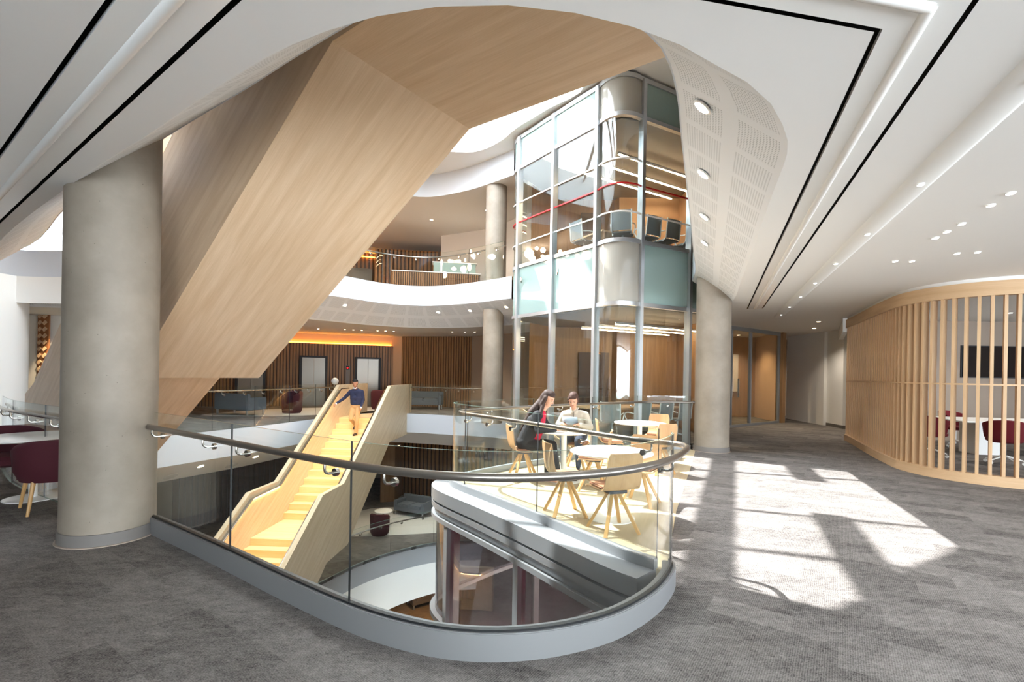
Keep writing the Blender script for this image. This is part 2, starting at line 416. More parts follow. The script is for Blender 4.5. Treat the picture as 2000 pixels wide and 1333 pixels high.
# ---------------- ceiling of level 2 with its perimeter slot and cove
def isect(n1, c1, n2, c2):
    d = n1[0] * n2[1] - n1[1] * n2[0]
    return Vector(((c1 * n2[1] - c2 * n1[1]) / d, (n1[0] * c2 - n2[0] * c1) / d))
NL, NN, NR = (0.59, 0.807), (0.193, -0.981), (0.922, -0.388)
def track_line(o):      # o: distance outward from the inner slot
    a = isect(NL, 0.957 - o, (1, 0), -7.8); b = isect(NL, 0.957 - o, NN, -1.838 + o); c = isect(NN, -1.838 + o, NR, 0.677 + o)
    d = isect(NR, 0.677 + o, (0.388, 0.922), 12.55)
    return [a, b, c, d]
g = 0.028
tb_out, tb_in = track_line(0.29 + g), track_line(-g)
bo, bi = track_line(0.29), track_line(0.0)
def cove_line(c): return [isect(NR, c, (0.388, 0.922), -3.0), isect(NR, c, (0.388, 0.922), 14.4)]
c0, c1 = cove_line(1.38), cove_line(1.60)
ce = MB().slab(RECT, [H3c, tb_out + tb_in[::-1], [c0[0], c1[0], c1[1], c0[1]]], ZC, ZC)
ceil2 = struct(ce.build('ceiling', 'ceiling'), 'white ceiling of the near floor')
# dark plenum behind the slots
pl = MB().slab(track_line(0.55) + track_line(-0.3)[::-1], [], ZC + 0.16, ZC + 0.16)
struct(pl.build('ceiling', 'slot_dark'))
# white band with a half round ridge in the slot
tk = thing('ceiling_slot_diffuser', 'white linear slot diffuser with rounded rib framed by dark gaps in ceiling', 'diffuser', (0, 1.6, ZC))
mb = MB().slab(bo + bi[::-1], [], ZC - 0.004, ZC + 0.02); mb.build('band', 'white_gloss', tk)
mid = track_line(0.145)
for a, b in zip(mid, mid[1:]):
    MB().tube([(a.x, a.y, ZC + 0.012), (b.x, b.y, ZC + 0.012)], 0.035, 16).build('rib', 'white_gloss', tk, smooth=True)
b = MB()
for i in range(13):
    t = i / 12; p = c0[0].lerp(c0[1], 0)
prof = [(-0.11 + 0.22 * k / 10) for k in range(11)]
nd = Vector(NR); base0, base1 = (c0[0] + c1[0]) / 2, (c0[1] + c1[1]) / 2
rows = []
for p in (base0, base1):
    rows.append([(p.x + nd.x * x, p.y + nd.y * x, ZC - math.sqrt(max(0.0, 0.0121 - x * x)) * 0.25) for x in prof])
mbc = MB().grid(rows)
for rw in rows: mbc.add(rw, [tuple(range(len(rw)))])
struct(mbc.build('ceiling', 'white', smooth=True, auto=60), 'rounded rib along the white ceiling')
# upper ceilings
struct(MB().slab(RECT, [H3], 7.45, 7.45).build('ceiling', 'ceiling'), 'ceiling of the upper storey')
struct(MB().slab(RECT, [offs(NEAR, 0.9) + SEAM[1:] + BACK + offs(F2, 0.95) + offs(WEST, 0.95)[1:]], -1.25, -1.25).build('ceiling', 'ceiling'), 'ceiling of the storey below')
struct(MB().slab(RECT, [offs(V1a, 0.9) + V1[len(V1a):]], -5.75, -5.75).build('ceiling', 'ceiling'), 'ceiling of the lowest storey')

# ---------------- roof with skylight opening
ZR = 8.2
RO = cr([(1.55, 11.0), (0.78, 12.05), (0.02, 13.0), (-0.4, 13.7), (-1.03, 14.35), (-1.8, 14.5), (-4.0, 14.0), (-6.2, 12.4), (-7.2, 10.2), (-6.6, 8.2), (-5.0, 6.4), (-3.6, 5.9), (-2.4, 6.2), (-1.38, 6.9), (-0.3, 7.6), (0.6, 9.2)], 4, True)
struct(MB().slab(RECT, [RO], ZR, ZR + 0.03).build('ceiling', 'white'), 'white roof soffit round the skylight')
struct(MB().wall(RO + RO[:1], ZR, 9.3).build('trim_3', 'white', smooth=True), 'white upstand of the skylight opening')
struct(MB().slab([(-20, -5), (18, -5), (18, 27), (-20, 27)], [RO], 9.3, 9.4).build('ceiling', 'white'), 'roof slab')
struct(MB().wall(F3, 7.45, ZR).build('trim_4', 'bulkhead', smooth=True, auto=180), 'curved white bulkhead below the skylight')
struct(MB().wall(N3, 7.45, ZR).build('trim_4', 'bulkhead', smooth=True, auto=180))
sk = thing('skylight', 'glazed skylight with pale beams over the atrium', 'skylight', (-3, 10, 9.4))
MB().slab(RO, [], 9.42, 9.44).build('glazing', 'glass_roof', sk)
k92 = 9.25
def roofpt(p): return Vector((p[0] - 0.58 * k92, p[1] + 0.34 * k92, k92))
def beam(a, b, ext, wd, name):
    a, b = roofpt(a), roofpt(b); d = (b - a).normalized()
    MB().bar(a - d * ext[0], b + d * ext[1], wd, 0.12).build(name, 'white', sk)
beam((4.06, 9.22), (1.67, 4.04), (3, 3), 0.36, 'beam')
beam((5.32, 9.08), (4.69, 7.52), (1, 0.0), 0.36, 'beam')
beam((3.72, 5.59), (3.04, 4.09), (0.1, 1.2), 0.34, 'beam')
for a, b_ in (((2.87, 8.37), (5.58, 7.59)), ((2.14, 6.04), (4.49, 5.26)), ((1.7, 4.65), (3.38, 4.11))):
    beam(a, b_, (6, 2.5), 0.09, 'glazing_bar')
portal('skylight_portal', (-3, 10, 9.25), (0, 0, 0), 10, 9.5)

# ---------------- outer walls
WZ0, WZ1 = -8.9, 9.4
wwm = MB(); wwm.box((-20.1, 11, -1.6), (0.2, 32, 14.6)); wwm.box((-20.1, 11, 8.4), (0.2, 32, 2.0)); wwm.box((-20.1, 4.5, 6.55), (0.2, 19, 1.7)); wwm.box((-20.1, 26.5, 6.55), (0.2, 1.0, 1.7))
struct(wwm.build('wall_west', 'white'), 'white wall with window added in place of skylight at far left')
struct(MB().box((-20.1, 20, 6.55), (0.02, 12, 1.7)).build('window_40', 'glass_roof'))  # high window added in place of the far left skylight
portal('standin_window_portal', (-19.95, 20, 6.55), (0, R(-90), 0), 1.7, 12)
struct(MB().wall([(18, 4.5), (18, 27)], WZ0, WZ1).build('wall_east', 'white'))
we = MB(); we.box((18.1, -0.25, -4.3), (0.2, 9.5, 9.2)); we.box((18.1, -0.25, 6.25), (0.2, 9.5, 6.3))
for y in (-4.9, -1.8, 1.3, 4.4): we.box((18.1, y, 1.7), (0.2, 0.3, 2.8))
struct(we.build('wall_east', 'white'), 'wall with windows right of the viewer')
for i, y in enumerate((-3.35, -0.25, 2.85)): struct(MB().box((18.1, y, 1.7), (0.02, 2.8, 2.8)).build('window_%d' % (i + 20), 'glass_roof'))
portal('side_window_portal', (17.95, -0.25, 1.7), (0, R(90), 0), 2.8, 9.4)
struct(MB().wall([(18, 27), (-20, 27)], WZ0, WZ1).build('wall_north', 'wall_grey'))
ws = MB()
ws.box((-1, -5.1, -4.3), (38, 0.2, 9.2)); ws.box((-1, -5.1, 6.25), (38, 0.2, 6.3))
xs = [-19.5 + i * 3.0 for i in range(13)]
for x in xs: ws.box((x, -5.1, 1.7), (0.35, 0.2, 2.8))
OPEN = (6, 7, 8, 9, 10, 11)
for i, (a, b) in enumerate(zip(xs, xs[1:])):
    if i not in OPEN: ws.box(((a + b) / 2, -5.1, 1.7), (b - a - 0.3, 0.2, 2.84)); continue
    struct(MB().box(((a + b) / 2, -5.1, 1.7), (b - a - 0.35, 0.02, 2.8)).build('window_%d' % (i + 1), 'glass_roof'))
struct(ws.build('wall_south', 'white'), 'wall behind the viewer with tall windows')
portal('window_portal', (-1.5, -4.98, 1.7), (R(90), 0, 0), 36, 2.8)

# ================================================================== wooden platform and the glass room below it
BP = cr([(1.22, 4.0), (1.02, 4.22), (0.66, 4.74), (0.29, 5.28), (-0.2, 5.95), (-0.62, 6.5), (-0.8, 6.8), (-0.82, 7.05), (-0.66, 7.3), (-0.03, 8.0), (0.37, 8.36), (1.1, 9.02), (1.9, 9.7), (2.67, 10.28), (3.3, 10.5), (3.93, 10.6)], 5)
plat = BP + [Vector(p) for p in [(3.95, 10.35), (3.34, 8.89), (1.96, 5.69), (1.3, 3.98)]]
pf = struct(MB().slab(plat, [], -0.3, 0.0).build('floor', 'oak_floor', grain=(0.39, 0.92, 0)), 'pale oak floor of the seating platform')
LEDGE_IN = BP[:-8]
gr = thing('glass_meeting_room', 'silver framed glass meeting room under the seating platform', 'glazed room', (0.3, 5.0, -4.4))
Lp = offs(LEDGE_IN, 0.02); Lo = offs(LEDGE_IN, -0.29)
lm = MB(); n = len(Lp)
lm.slab(Lp + Lo[::-1], [], -0.16, 0.0); lm.build('ledge', 'silver_paint', gr, smooth=True, bevel=0.008)
Li = offs(LEDGE_IN, -0.24)
MB().wall(Li, -0.40, -0.16, 0.05).build('fascia', 'silver_paint', gr, smooth=True)
Lf = offs(LEDGE_IN, -0.285)
MB().wall(Lf, -0.26, -0.19, 0.06).build('flange', 'silver_paint', gr, smooth=True)
MB().wall(Lf, -0.42, -0.36, 0.06).build('flange', 'silver_paint', gr, smooth=True)
for z in (-1.78, -3.25, -4.4):
    MB().wall(Lf if z == -1.78 else Li, z, z + 0.07, 0.07).build('transom', 'silver_paint', gr, smooth=True)
def idx(path, p):
    p = Vector(p); return min(range(len(path)), key=lambda i: (Vector(path[i][:2]) - p).length)
Lg = offs(LEDGE_IN, -0.215)
cuts = [0, idx(LEDGE_IN, (0.29, 5.28)), idx(LEDGE_IN, (-0.62, 6.5)), idx(LEDGE_IN, (-0.66, 7.3)), idx(LEDGE_IN, (0.7, 8.6)), len(LEDGE_IN) - 1]
for c in cuts:
    p = Lg[c]
    MB().box((p.x, p.y, -2.4), (0.085, 0.11, 4.0), math.atan2(0.81, -0.59)).build('mullion', 'silver_paint', gr)
for a, b in zip(cuts, cuts[1:]):
    for z0, z1 in ((-1.71, -0.42), (-3.25, -1.78), (-4.33, -3.25)):
        MB().wall(Lg[a:b + 1], z0, z1, 0.012).build('pane', 'glass_dark', gr, smooth=True)
struct(MB().slab(offs(LEDGE_IN, -0.2) + [Vector(p) for p in [(6, 11), (6, 5), (3, 3.9)]], [], -4.38, -4.36).build('floor', 'carpet_burgundy'), 'burgundy carpet inside the glass room')
struct(MB().wall([(1.15, 3.6), (3.4, 8.4), (3.0, 9.8)], -4.4, -0.3, 0.1).build('wall_room', 'burgundy_wall'))
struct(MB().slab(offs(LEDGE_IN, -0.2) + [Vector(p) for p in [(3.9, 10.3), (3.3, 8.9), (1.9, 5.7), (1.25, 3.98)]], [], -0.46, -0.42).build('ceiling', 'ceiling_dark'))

# ================================================================== glass balustrade, one run round void and platform
def pane_strip(path, z0, z1, name, parent, m='glass'):
    P = [Vector(p[:2]) for p in path]; o = MB().wall(P, z0, z1, 0.016).build(name, [m, 'glass_edge', 'joint'], parent, smooth=True)
    for p in o.data.polygons:
        if abs(p.normal.z) > 0.7: p.material_index = 1
    nn = len(o.data.polygons)
    for p in list(o.data.polygons)[-2:]: p.material_index = 2
    return o
def split(path, pts):
    ix = [0] + [idx(path, p) for p in pts] + [len(path) - 1]
    return [path[a:b + 1] for a, b in zip(ix, ix[1:])]
def bracket(rail, p, tang, zr, side, m='steel', s=1.0):
    """arm from a round plate on the glass to the underside of the rail; p on the rail axis, side = vector from rail to glass"""
    sv = Vector((side[0], side[1], 0)).normalized(); d = Vector(side).length
    q = Vector((p[0], p[1], zr)); gl = q + sv * d + Vector((0, 0, -0.085 * s))
    b = MB(); arc = [q + Vector((0, 0, -0.02)), q + Vector((0, 0, -0.06 * s)), q + sv * 0.018 + Vector((0, 0, -0.08 * s)), q + sv * 0.045 + Vector((0, 0, -0.085 * s)), gl]
    b.tube(cr(arc, 3), 0.009 * s, 8); b.tube([gl - sv * 0.012, gl + sv * 0.012], 0.026 * s, 14)
    return child(b, 'bracket', m, rail, smooth=True)
bal = thing('glass_balustrade', 'curved frameless glass balustrade with steel handrail sweeping round void and platform', 'balustrade', (0, 3, 0))
ZT = 1.16
for seg in split(NEAR, [(-2.2, 3.84), (-0.95, 2.99)]): pane_strip(seg, 0.10, ZT, 'glass_pane', bal)
for seg in split(BP, [(0.29, 5.28), (-0.62, 6.5), (-0.66, 7.3), (0.37, 8.36), (1.5, 9.37), (2.67, 10.28)]): pane_strip(seg, 0.08, ZT, 'glass_pane', bal)
co, ci = offs(NEAR, 0.045), offs(NEAR, -0.05)
MB().slab(co + ci[::-1], [], -0.12, 0.155).build('curb', 'curb_metal', bal, smooth=True, bevel=0.006)
MB().wall(offs(NEAR, -0.004), 0.155, 0.168, 0.028).build('gasket', 'joint', bal)
co, ci = offs(BP, 0.03), offs(BP, -0.04)
MB().slab(co + ci[::-1], [], -0.02, 0.09).build('curb', 'silver_paint', bal, smooth=True, bevel=0.005)
RO_ = 0.085; ZRAIL = 1.03
r1 = offs(NEAR, RO_)[:-3]; r2 = offs(BP, RO_)[3:]
railp = [Vector((-3.55, 4.66))] + r1[1:] + [Vector(p) for p in [(1.34, 3.70), (1.405, 3.84), (1.42, 3.97), (1.385, 4.08)]] + r2[2:] + [Vector((4.05, 10.5))]
railp = resample(cr([Vector(p[:2]) for p in railp], 2), 0.05)
for _ in range(3): railp = [railp[0]] + [(a + b * 2 + c) / 4 for a, b, c in zip(railp, railp[1:], railp[2:])] + [railp[-1]]
rail = MB().tube([(p.x, p.y, ZRAIL) for p in railp], 0.0245, 14).build('handrail', 'rail_steel', bal, smooth=True)
def brk(path_rail, glass, pts, railobj, zr):
    for p in pts:
        i = idx(path_rail, p); q = path_rail[i]; gp = min(glass, key=lambda t: (Vector(t[:2]) - q).length)
        bracket(railobj, q, None, zr, Vector((gp[0] - q.x, gp[1] - q.y, 0)))
Gd = resample(NEAR, 0.02) ; Gp = resample(BP, 0.02)
brk(railp, Gd, [(-3.35, 4.5), (-2.5, 3.95), (-2.05, 3.65), (-1.15, 3.05), (-0.72, 2.8), (1.1, 3.3)], rail, ZRAIL)
brk(railp, Gp, [(1.2, 4.2), (0.75, 4.75), (0.05, 5.75), (-0.25, 6.15), (-0.55, 6.55), (-0.3, 7.6), (0.9, 8.75), (1.7, 9.4), (2.6, 10.1), (3.4, 10.4)], rail, ZRAIL)

def far_balustrade(path, z, label, cuts, kerb=True, flip=False):
    P = [Vector(p[:2]) for p in path]; c = P[len(P) // 2]
    t = thing('glass_balustrade', label, 'balustrade', (c.x, c.y, z))
    G = resample(P, 0.1); m = len(G)
    for k in range(cuts):
        a, b = k * (m - 1) // cuts, (k + 1) * (m - 1) // cuts
        pane_strip(G[a:b + 1], z + 0.02, z + 1.12, 'glass_pane', t)
    rp = offs(G, 0.08)
    rl = MB().tube([(p.x, p.y, z + 1.0) for p in rp], 0.022, 10).build('handrail', 'steel', t, smooth=True)
    for k in range(2 * cuts):
        i = int((k + 0.5) * (m - 1) / (2 * cuts)); bracket(rl, rp[i], None, z + 1.0, Vector((G[i].x - rp[i].x, G[i].y - rp[i].y, 0)), 'steel', 1.2)
    return t
F2i = offs(F2, 0.04); W2i = offs(WEST, 0.04)
far_balustrade(F2i[idx(F2, (-6.05, 16.9)):], 0, 'glass balustrade along far floor edge left of wooden stair', 5)
far_balustrade(F2i[idx(F2, (-0.6, 17.1)):idx(F2, (-4.0, 18.2))], 0, 'glass balustrade along far floor edge right of wooden stair', 3)
far_balustrade(W2i[idx(WEST, (-7.6, 7.4)):idx(WEST, (-4.15, 5.0))], 0, 'glass balustrade glimpsed left of the big concrete column', 3)
far_balustrade(offs(F3, 0.04)[idx(F3, (-0.4, 14.6)):idx(F3, (-6.5, 13.3))], Z3, 'curved glass balustrade along upper storey edge', 5)
far_balustrade(offs(V1a, 0.04)[1:-1], -4.4, 'curved glass balustrade along lower storey edge beside sofa', 4)

# ================================================================== concrete columns
def column(x, y, r, z0, z1, label, base=True):
    t = thing('column', label, 'column', (x, y, z0))
    MB().lathe([(r, z0), (r, z1)], (x, y, 0), 64).build('shaft', 'concrete', t, smooth=True)
    if base:
        MB().lathe([(r + 0.012, z0), (r + 0.012, z0 + 0.11), (r, z0 + 0.112)], (x, y, 0), 64).build('base_trim', 'base_grey', t, smooth=True)
        MB().lathe([(r + 0.03, z0), (r + 0.028, z0 + 0.008)], (x, y, 0), 48).build('base_plate', 'wall_taupe', t, smooth=True)
    return t
column(-3.79, 4.58, 0.36, 0, 4.4, 'massive round concrete column at left end of balustrade')
column(4.33, 10.43, 0.355, 0, 3.75, 'round concrete column beside sunlit carpet and seating platform')
column(-0.62, 15.4, 0.33, 0, 3.6, 'far concrete column left of glass tower on middle storey', False)
column(-0.58, 15.25, 0.33, Z3, 8.2, 'upper concrete column left of glass tower behind upper balustrade', False)
column(-7.62, 10.15, 0.12, -4.4, -0.8, 'pale column under upper stair foot on lower storey', False)

# ================================================================== glass tower
T = [(5.2, 11.95), (4.12, 11.36), (2.78, 10.62)]
Tc = cr([(2.78, 10.62), (2.55, 10.47), (2.26, 10.43), (2.0, 10.6), (1.86, 10.9)], 5)
Tl = [(1.86, 10.9), (0.98, 12.1), (0.13, 13.3)]
Te = cr([(0.13, 13.3), (0.0, 13.6), (0.05, 13.9), (0.35, 14.15)], 4)
tw = thing('glass_tower', 'tall curved glass tower with silver mullions and frosted bands', 'glazed tower', (2.4, 11.0, 0))
bays = [[Vector(T[0]), Vector(T[1])], [Vector(T[1]), Vector(T[2])], Tc, [Vector(Tl[0]), Vector(Tl[1])], [Vector(Tl[1]), Vector(Tl[2])], Te]
rows = [(-1.3, 3.15, 'glass_tower'), (3.15, 4.52, 'frosted'), (4.52, 7.25, 'glass_tower'), (7.25, 8.08, 'frosted')]
for bi_, bay in enumerate(bays):
    for z0, z1, m in rows:
        mm = 'frosted_warm' if (m == 'frosted' and bi_ == 2) else m
        MB().wall(bay, z0, z1, 0.014).build('pane', mm, tw, smooth=True)
    for z, h in ((-1.3, 0.09), (3.11, 0.09), (4.48, 0.09), (7.21, 0.09), (8.04, 0.10)):
        MB().wall(offs(bay, -0.03), z, z + h, 0.10).build('transom', 'silver', tw, smooth=True)
    for z, m in ((5.12, 'white_gloss'), (5.73, 'red_line'), (6.27, 'white_gloss')):
        MB().wall(offs(bay, -0.035), z, z + 0.028, 0.03).build('guard_bar', m, tw, smooth=True)
for p, az in (((4.12, 11.36), 29), ((2.78, 10.62), 25), ((1.86, 10.9), -55), ((0.98, 12.1), -54), ((0.13, 13.3), -54)):
    MB().box((p[0], p[1], 3.4), (0.085, 0.16, 9.4), R(az)).build('mullion', 'silver', tw)
for p in ((0.2, 13.1), (1.08, 11.96), (1.95, 10.75), (2.62, 10.58), (4.0, 11.33)):
    b = MB().box((p[0], p[1], 4.15), (0.05, 0.02, 0.1), R(-50)); b.box((p[0], p[1], 4.08), (0.02, 0.05, 0.06), R(-50)); b.build('clip', 'steel', tw)
# rooms inside
TIN = [Vector(p) for p in [(5.2, 12.05), (4.1, 11.45), (2.8, 10.72), (2.3, 10.58), (1.98, 10.92), (1.08, 12.14), (0.25, 13.3), (0.15, 13.75), (0.5, 14.3), (1.2, 15.6), (5.25, 15.6)]]
struct(MB().slab(TIN, [], -0.25, -0.01).build('floor', 'carpet'), 'floor of the lower tower room')
struct(MB().slab(TIN, [], Z3 - 0.35, Z3).build('floor', 'carpet'), 'floor of the upper tower room')
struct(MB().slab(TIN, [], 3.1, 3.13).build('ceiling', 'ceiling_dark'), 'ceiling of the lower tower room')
tcu = MB().slab(TIN, [], 7.22, 7.25)
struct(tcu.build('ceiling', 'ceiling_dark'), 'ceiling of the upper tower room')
for z0, z1 in ((0, 3.1), (Z3, 7.22)):
    struct(MB().wall([(0.5, 14.35), (1.25, 15.55), (3.2, 15.55)], z0, z1).build('wall_room', 'veneer'))
    struct(MB().wall([(3.2, 15.55), (3.3, 15.3), (5.2, 15.3), (5.2, 12.0)], z0, z1).build('wall_room', 'warm_paint' if z0 else 'veneer'))
    struct(MB().box((2.6, 15.45, z0 + 1.15), (0.95, 0.1, 2.3)).build('door_1' if z0 == 0 else 'door_2', 'walnut_dark'))
def tube_light(p, q, z, label):
    t = thing('linear_pendant', label, 'light', (p[0], p[1], z))
    MB().bar((p[0], p[1], z), (q[0], q[1], z), 0.05, 0.05).build('housing', 'silver', t)
    MB().bar((p[0], p[1], z - 0.035), (q[0], q[1], z - 0.035), 0.04, 0.02).build('tube', 'tube', t)
    for k in (0.1, 0.5, 0.9):
        x = p[0] + (q[0] - p[0]) * k; y = p[1] + (q[1] - p[1]) * k
        MB().tube([(x, y, z + 0.02), (x, y, z + 0.2)], 0.004, 6).build('hanger', 'steel', t)
names = ['nearest', 'middle', 'farthest']
for zi, z in enumerate((2.86, 7.0)):
    for k in range(3):
        x, y = 2.5 - 0.33 * k, 11.75 + 0.58 * k
        tube_light((x, y), (x + 2.9, y + 1.75), z, '%s warm linear pendant in the %s glass tower room' % (names[k], ('lower', 'upper')[zi]))

# ================================================================== stairs
def interp(tab, s):
    if s <= tab[0][0]: return tab[0][1]
    for (a, x), (b, y) in zip(tab, tab[1:]):
        if s <= b: return x + (y - x) * (s - a) / (b - a)
    return tab[-1][1]
class Stair:
    def __init__(s, o, h, e): s.o, s.h, s.e = Vector(o), Vector(h), Vector(e)
    def p(s, a, t, z): return Vector((s.o.x + s.h.x * a + s.e.x * t, s.o.y + s.h.y * a + s.e.y * t, z))
    def panel(s, ss, zlo, zhi, t0, t1):
        b = MB(); n = len(ss)
        vs = []
        for t in (t0, t1):
            for a in ss: vs += [s.p(a, t, interp(zlo, a)), s.p(a, t, interp(zhi, a))]
        fs = []
        for i in range(n - 1):
            q = 2 * i; fs += [(q, q + 1, q + 3, q + 2), (2 * n + q, 2 * n + q + 2, 2 * n + q + 3, 2 * n + q + 1),
                              (q + 1, 2 * n + q + 1, 2 * n + q + 3, q + 3), (q, q + 2, 2 * n + q + 2, 2 * n + q)]
        e = 2 * n - 2; fs += [(0, 2 * n, 2 * n + 1, 1), (e, e + 1, 2 * n + e + 1, 2 * n + e)]
        return b.add(vs, fs)
# upper flight: from level 3 above the viewer down to the far left of level 2
az = R(-54.3); h = (math.sin(az), math.cos(az)); e = (h[1], -h[0])
U = Stair((-1.38, 3.60), h, e); W = 1.56
zs = [(-2.2, 4.05), (0, 4.05), (4.1, 1.46), (5.37, 1.44), (8.6, -0.42), (9.4, -0.42)]
zt = [(-2.2, 5.7), (0.3, 5.7), (4.5, 3.3), (5.7, 3.3), (9.3, 1.25), (10.0, 1.02)]
zs2 = [(a, z + 0.04) for a, z in zs]
us = thing('staircase', 'broad oak clad stair soaring overhead from upper left down behind concrete column', 'staircase', (-8, 9, 0))
run_u = Vector((h[0], h[1], -0.62))
# soffit pieces: landing, upper flight, mid landing, lower flight
for nm, a, b in (('landing_soffit', -2.2, 0.0), ('soffit', 0.0, 4.1), ('landing_soffit', 4.1, 5.37), ('soffit', 5.37, 8.6)):
    U.panel([a, b], zs, zs2, 0, W).build(nm, 'oak', us, grain=(h[0], h[1], 0) if 'landing' in nm else run_u)
seq = [-2.2, 0, 0.3, 4.1, 4.5, 5.37, 5.7, 8.6]
U.panel(seq, zs2, zt, 0, 0.09).build('side_panel', 'oak', us, grain=run_u)
U.panel(seq, zs2, zt, W - 0.09, W).build('side_panel', 'oak', us, grain=run_u)
U.panel([8.6, 9.3, 10.0], [(8.6, 0.0), (10, 0.0)], zt, 0, 0.09).build('side_panel', 'oak', us, grain=run_u)
U.panel([8.6, 9.3, 10.0], [(8.6, 0.0), (10, 0.0)], zt, W - 0.09, W).build('side_panel', 'oak', us, grain=run_u)
n1 = 13
for i in range(n1):
    z = 4.45 - 0.17 * (i + 1); a = 0.1 + i * 0.29
    U.panel([a, a + 0.30 if i < n1 - 1 else 5.5], [(0, z - 0.17), (9, z - 0.17)], [(0, z), (9, z)], 0.09, W - 0.09).build('step', 'oak_tread', us, grain=(e[0], e[1], 0))
for i in range(12):
    z = 2.24 - 0.172 * (i + 1); a = 5.5 + i * 0.27
    U.panel([a, a + 0.28], [(0, z - 0.17), (12, z - 0.17)], [(0, z), (12, z)], 0.09, W - 0.09).build('step', 'oak_tread', us, grain=(e[0], e[1], 0))
U.panel([-2.2, 0.1], [(-3, 4.41), (9, 4.41)], [(-3, 4.45), (9, 4.45)], 0.09, W - 0.09).build('landing', 'oak_tread', us, grain=(e[0], e[1], 0))

# lower flight: from the far side of level 2 down towards the viewer
az = R(3.5); h = (-math.sin(az), -math.cos(az)); e = (math.cos(az), -math.sin(az))
D_ = Stair((-5.90, 16.3), h, e); W = 1.86
zs = [(-2.6, -0.78), (0.05, -0.78), (3.45, -3.0), (4.7, -3.0), (6.9, -4.4), (9, -4.4)]
zt = [(-2.6, 1.1), (0, 1.1), (3.75, -1.32), (4.95, -1.32), (8.1, -3.3), (9, -3.3)]
zs2 = [(a, z + 0.04) for a, z in zs]
ls = thing('staircase', 'oak stair with warm lit treads descending towards viewer from far floor', 'staircase', (-5.2, 8.6, -4.4))
run_l = Vector((h[0], h[1], -0.64))
seq = [-2.6, 0, 0.05, 3.45, 3.75, 4.7, 4.95, 6.9, 8.1, 8.6]
for nm, a, b in (('landing_soffit', -2.6, 0.05), ('soffit', 0.05, 3.45), ('landing_soffit', 3.45, 4.7), ('soffit', 4.7, 6.9)):
    D_.panel([a, b], zs, zs2, 0, W).build(nm, 'oak_pale', ls, grain=run_l)
for t0 in (0, W - 0.11):
    sp = D_.panel(seq, zs2, zt, t0, t0 + 0.11).build('side_panel', 'oak_pale', ls, grain=run_l)
n1, n2 = 14, 11
D_.panel([-2.6, 0.02], [(-3, -0.2), (9, -0.2)], [(-3, 0.0), (9, 0.0)], 0.11, W - 0.11).build('landing', 'oak_tread', ls, grain=(e[0], e[1], 0))
for i in range(n1):
    z = -2.4 / 14 * (i + 1); a = i * 0.264; b = a + 0.285 if i < n1 - 1 else 4.93
    D_.panel([a, b], [(-3, z - 0.19), (9, z - 0.19)], [(-3, z), (9, z)], 0.11, W - 0.11).build('step', 'oak_tread', ls, grain=(e[0], e[1], 0))
for i in range(n2):
    z = -2.4 - (i + 1) / 6.0; a = 4.91 + i * 0.265
    D_.panel([a, a + 0.285], [(-3, z - 0.19), (12, z - 0.19)], [(-3, z), (12, z)], 0.11, W - 0.11).build('step', 'oak_tread', ls, grain=(e[0], e[1], 0))
for side, t in (('l', 0.18), ('r', W - 0.18)):
    pts = [D_.p(a, t, interp(zt, a - 0.05) - 0.13) for a in (-0.6, 0.05, 3.75, 4.95, 8.1, 8.4)]
    hr = MB().tube(pts, 0.02, 10).build('handrail', 'steel', ls, smooth=True)
    tt = 0.132 if t < 1 else W - 0.132
    pl_ = [D_.p(a, tt, interp(zt, a - 0.05) - 0.165) for a in (0.1, 3.75, 4.95, 8.1, 8.4)]
    led = MB()
    for p, q in zip(pl_, pl_[1:]): led.bar(p, q, 0.03, 0.012)
    led.build('light_strip', 'led_stair', ls)
    shelf = MB()
    for p, q in zip(pl_, pl_[1:]): shelf.bar(p + Vector((0, 0, 0.02)), q + Vector((0, 0, 0.02)), 0.06, 0.012)
    shelf.build('light_cover', 'steel', ls)  # shelf added to keep the strip glow off the upper panel
    for a in (0.3, 1.3, 2.3, 3.3, 4.3, 5.2, 6.2, 7.2):
        p = D_.p(a, t, interp(zt, a - 0.05) - 0.15); q = D_.p(a, 0.11 if t < 1 else W - 0.11, interp(zt, a - 0.05) - 0.21)
        child(MB().tube([p, q], 0.006, 6), 'bracket', 'steel', hr)

# ================================================================== slatted oak screen on the right
SC = cr([(8.78, 12.6), (8.35, 11.65), (7.98, 10.87), (7.55, 9.95), (7.27, 9.3), (7.05, 8.75), (6.99, 8.35), (7.04, 7.95), (7.26, 7.58), (7.7, 7.24), (8.4, 6.85), (9.3, 6.45), (10.4, 6.05)], 6)
scr = thing('slatted_screen', 'curved oak slat screen enclosing the meeting area at right', 'screen', (7.2, 8.5, 0))
MB().wall(offs(SC, -0.045), 0.0, 0.155, 0.13).build('plinth', 'oak_slat', scr, smooth=True, grain=(0.3, 1, 0))
MB().wall(offs(SC, -0.045), 2.92, 3.14, 0.13).build('top_band', 'oak_slat', scr, smooth=True, grain=(0.3, 1, 0))
MB().wall(offs(SC, 0.0), 1.535, 1.56, 0.05).build('middle_rail', 'oak_slat', scr, smooth=True, grain=(0.3, 1, 0))
sl = None
pts = resample(SC, 0.145)
for i, p in enumerate(pts):
    a = pts[max(i - 1, 0)]; b = pts[min(i + 1, len(pts) - 1)]; t = (b - a)
    if sl is None:
        sl = MB().box((0, 0, 1.5375), (0.04, 0.10, 2.765)).build('slat', 'oak_slat', None, grain=(0, 0, 1)); o = sl
    else:
        o = sl.copy(); C.objects.link(o)
    o.parent = scr; o.location = Vector((p.x, p.y, 0)) - Vector((7.2, 8.5, 0)); o.rotation_euler = (0, 0, math.atan2(t.y, t.x))
struct(MB().wall(offs(SC, 0.0), 3.14, ZC + 0.02, 0.05).build('trim_5', 'ceiling', smooth=True))
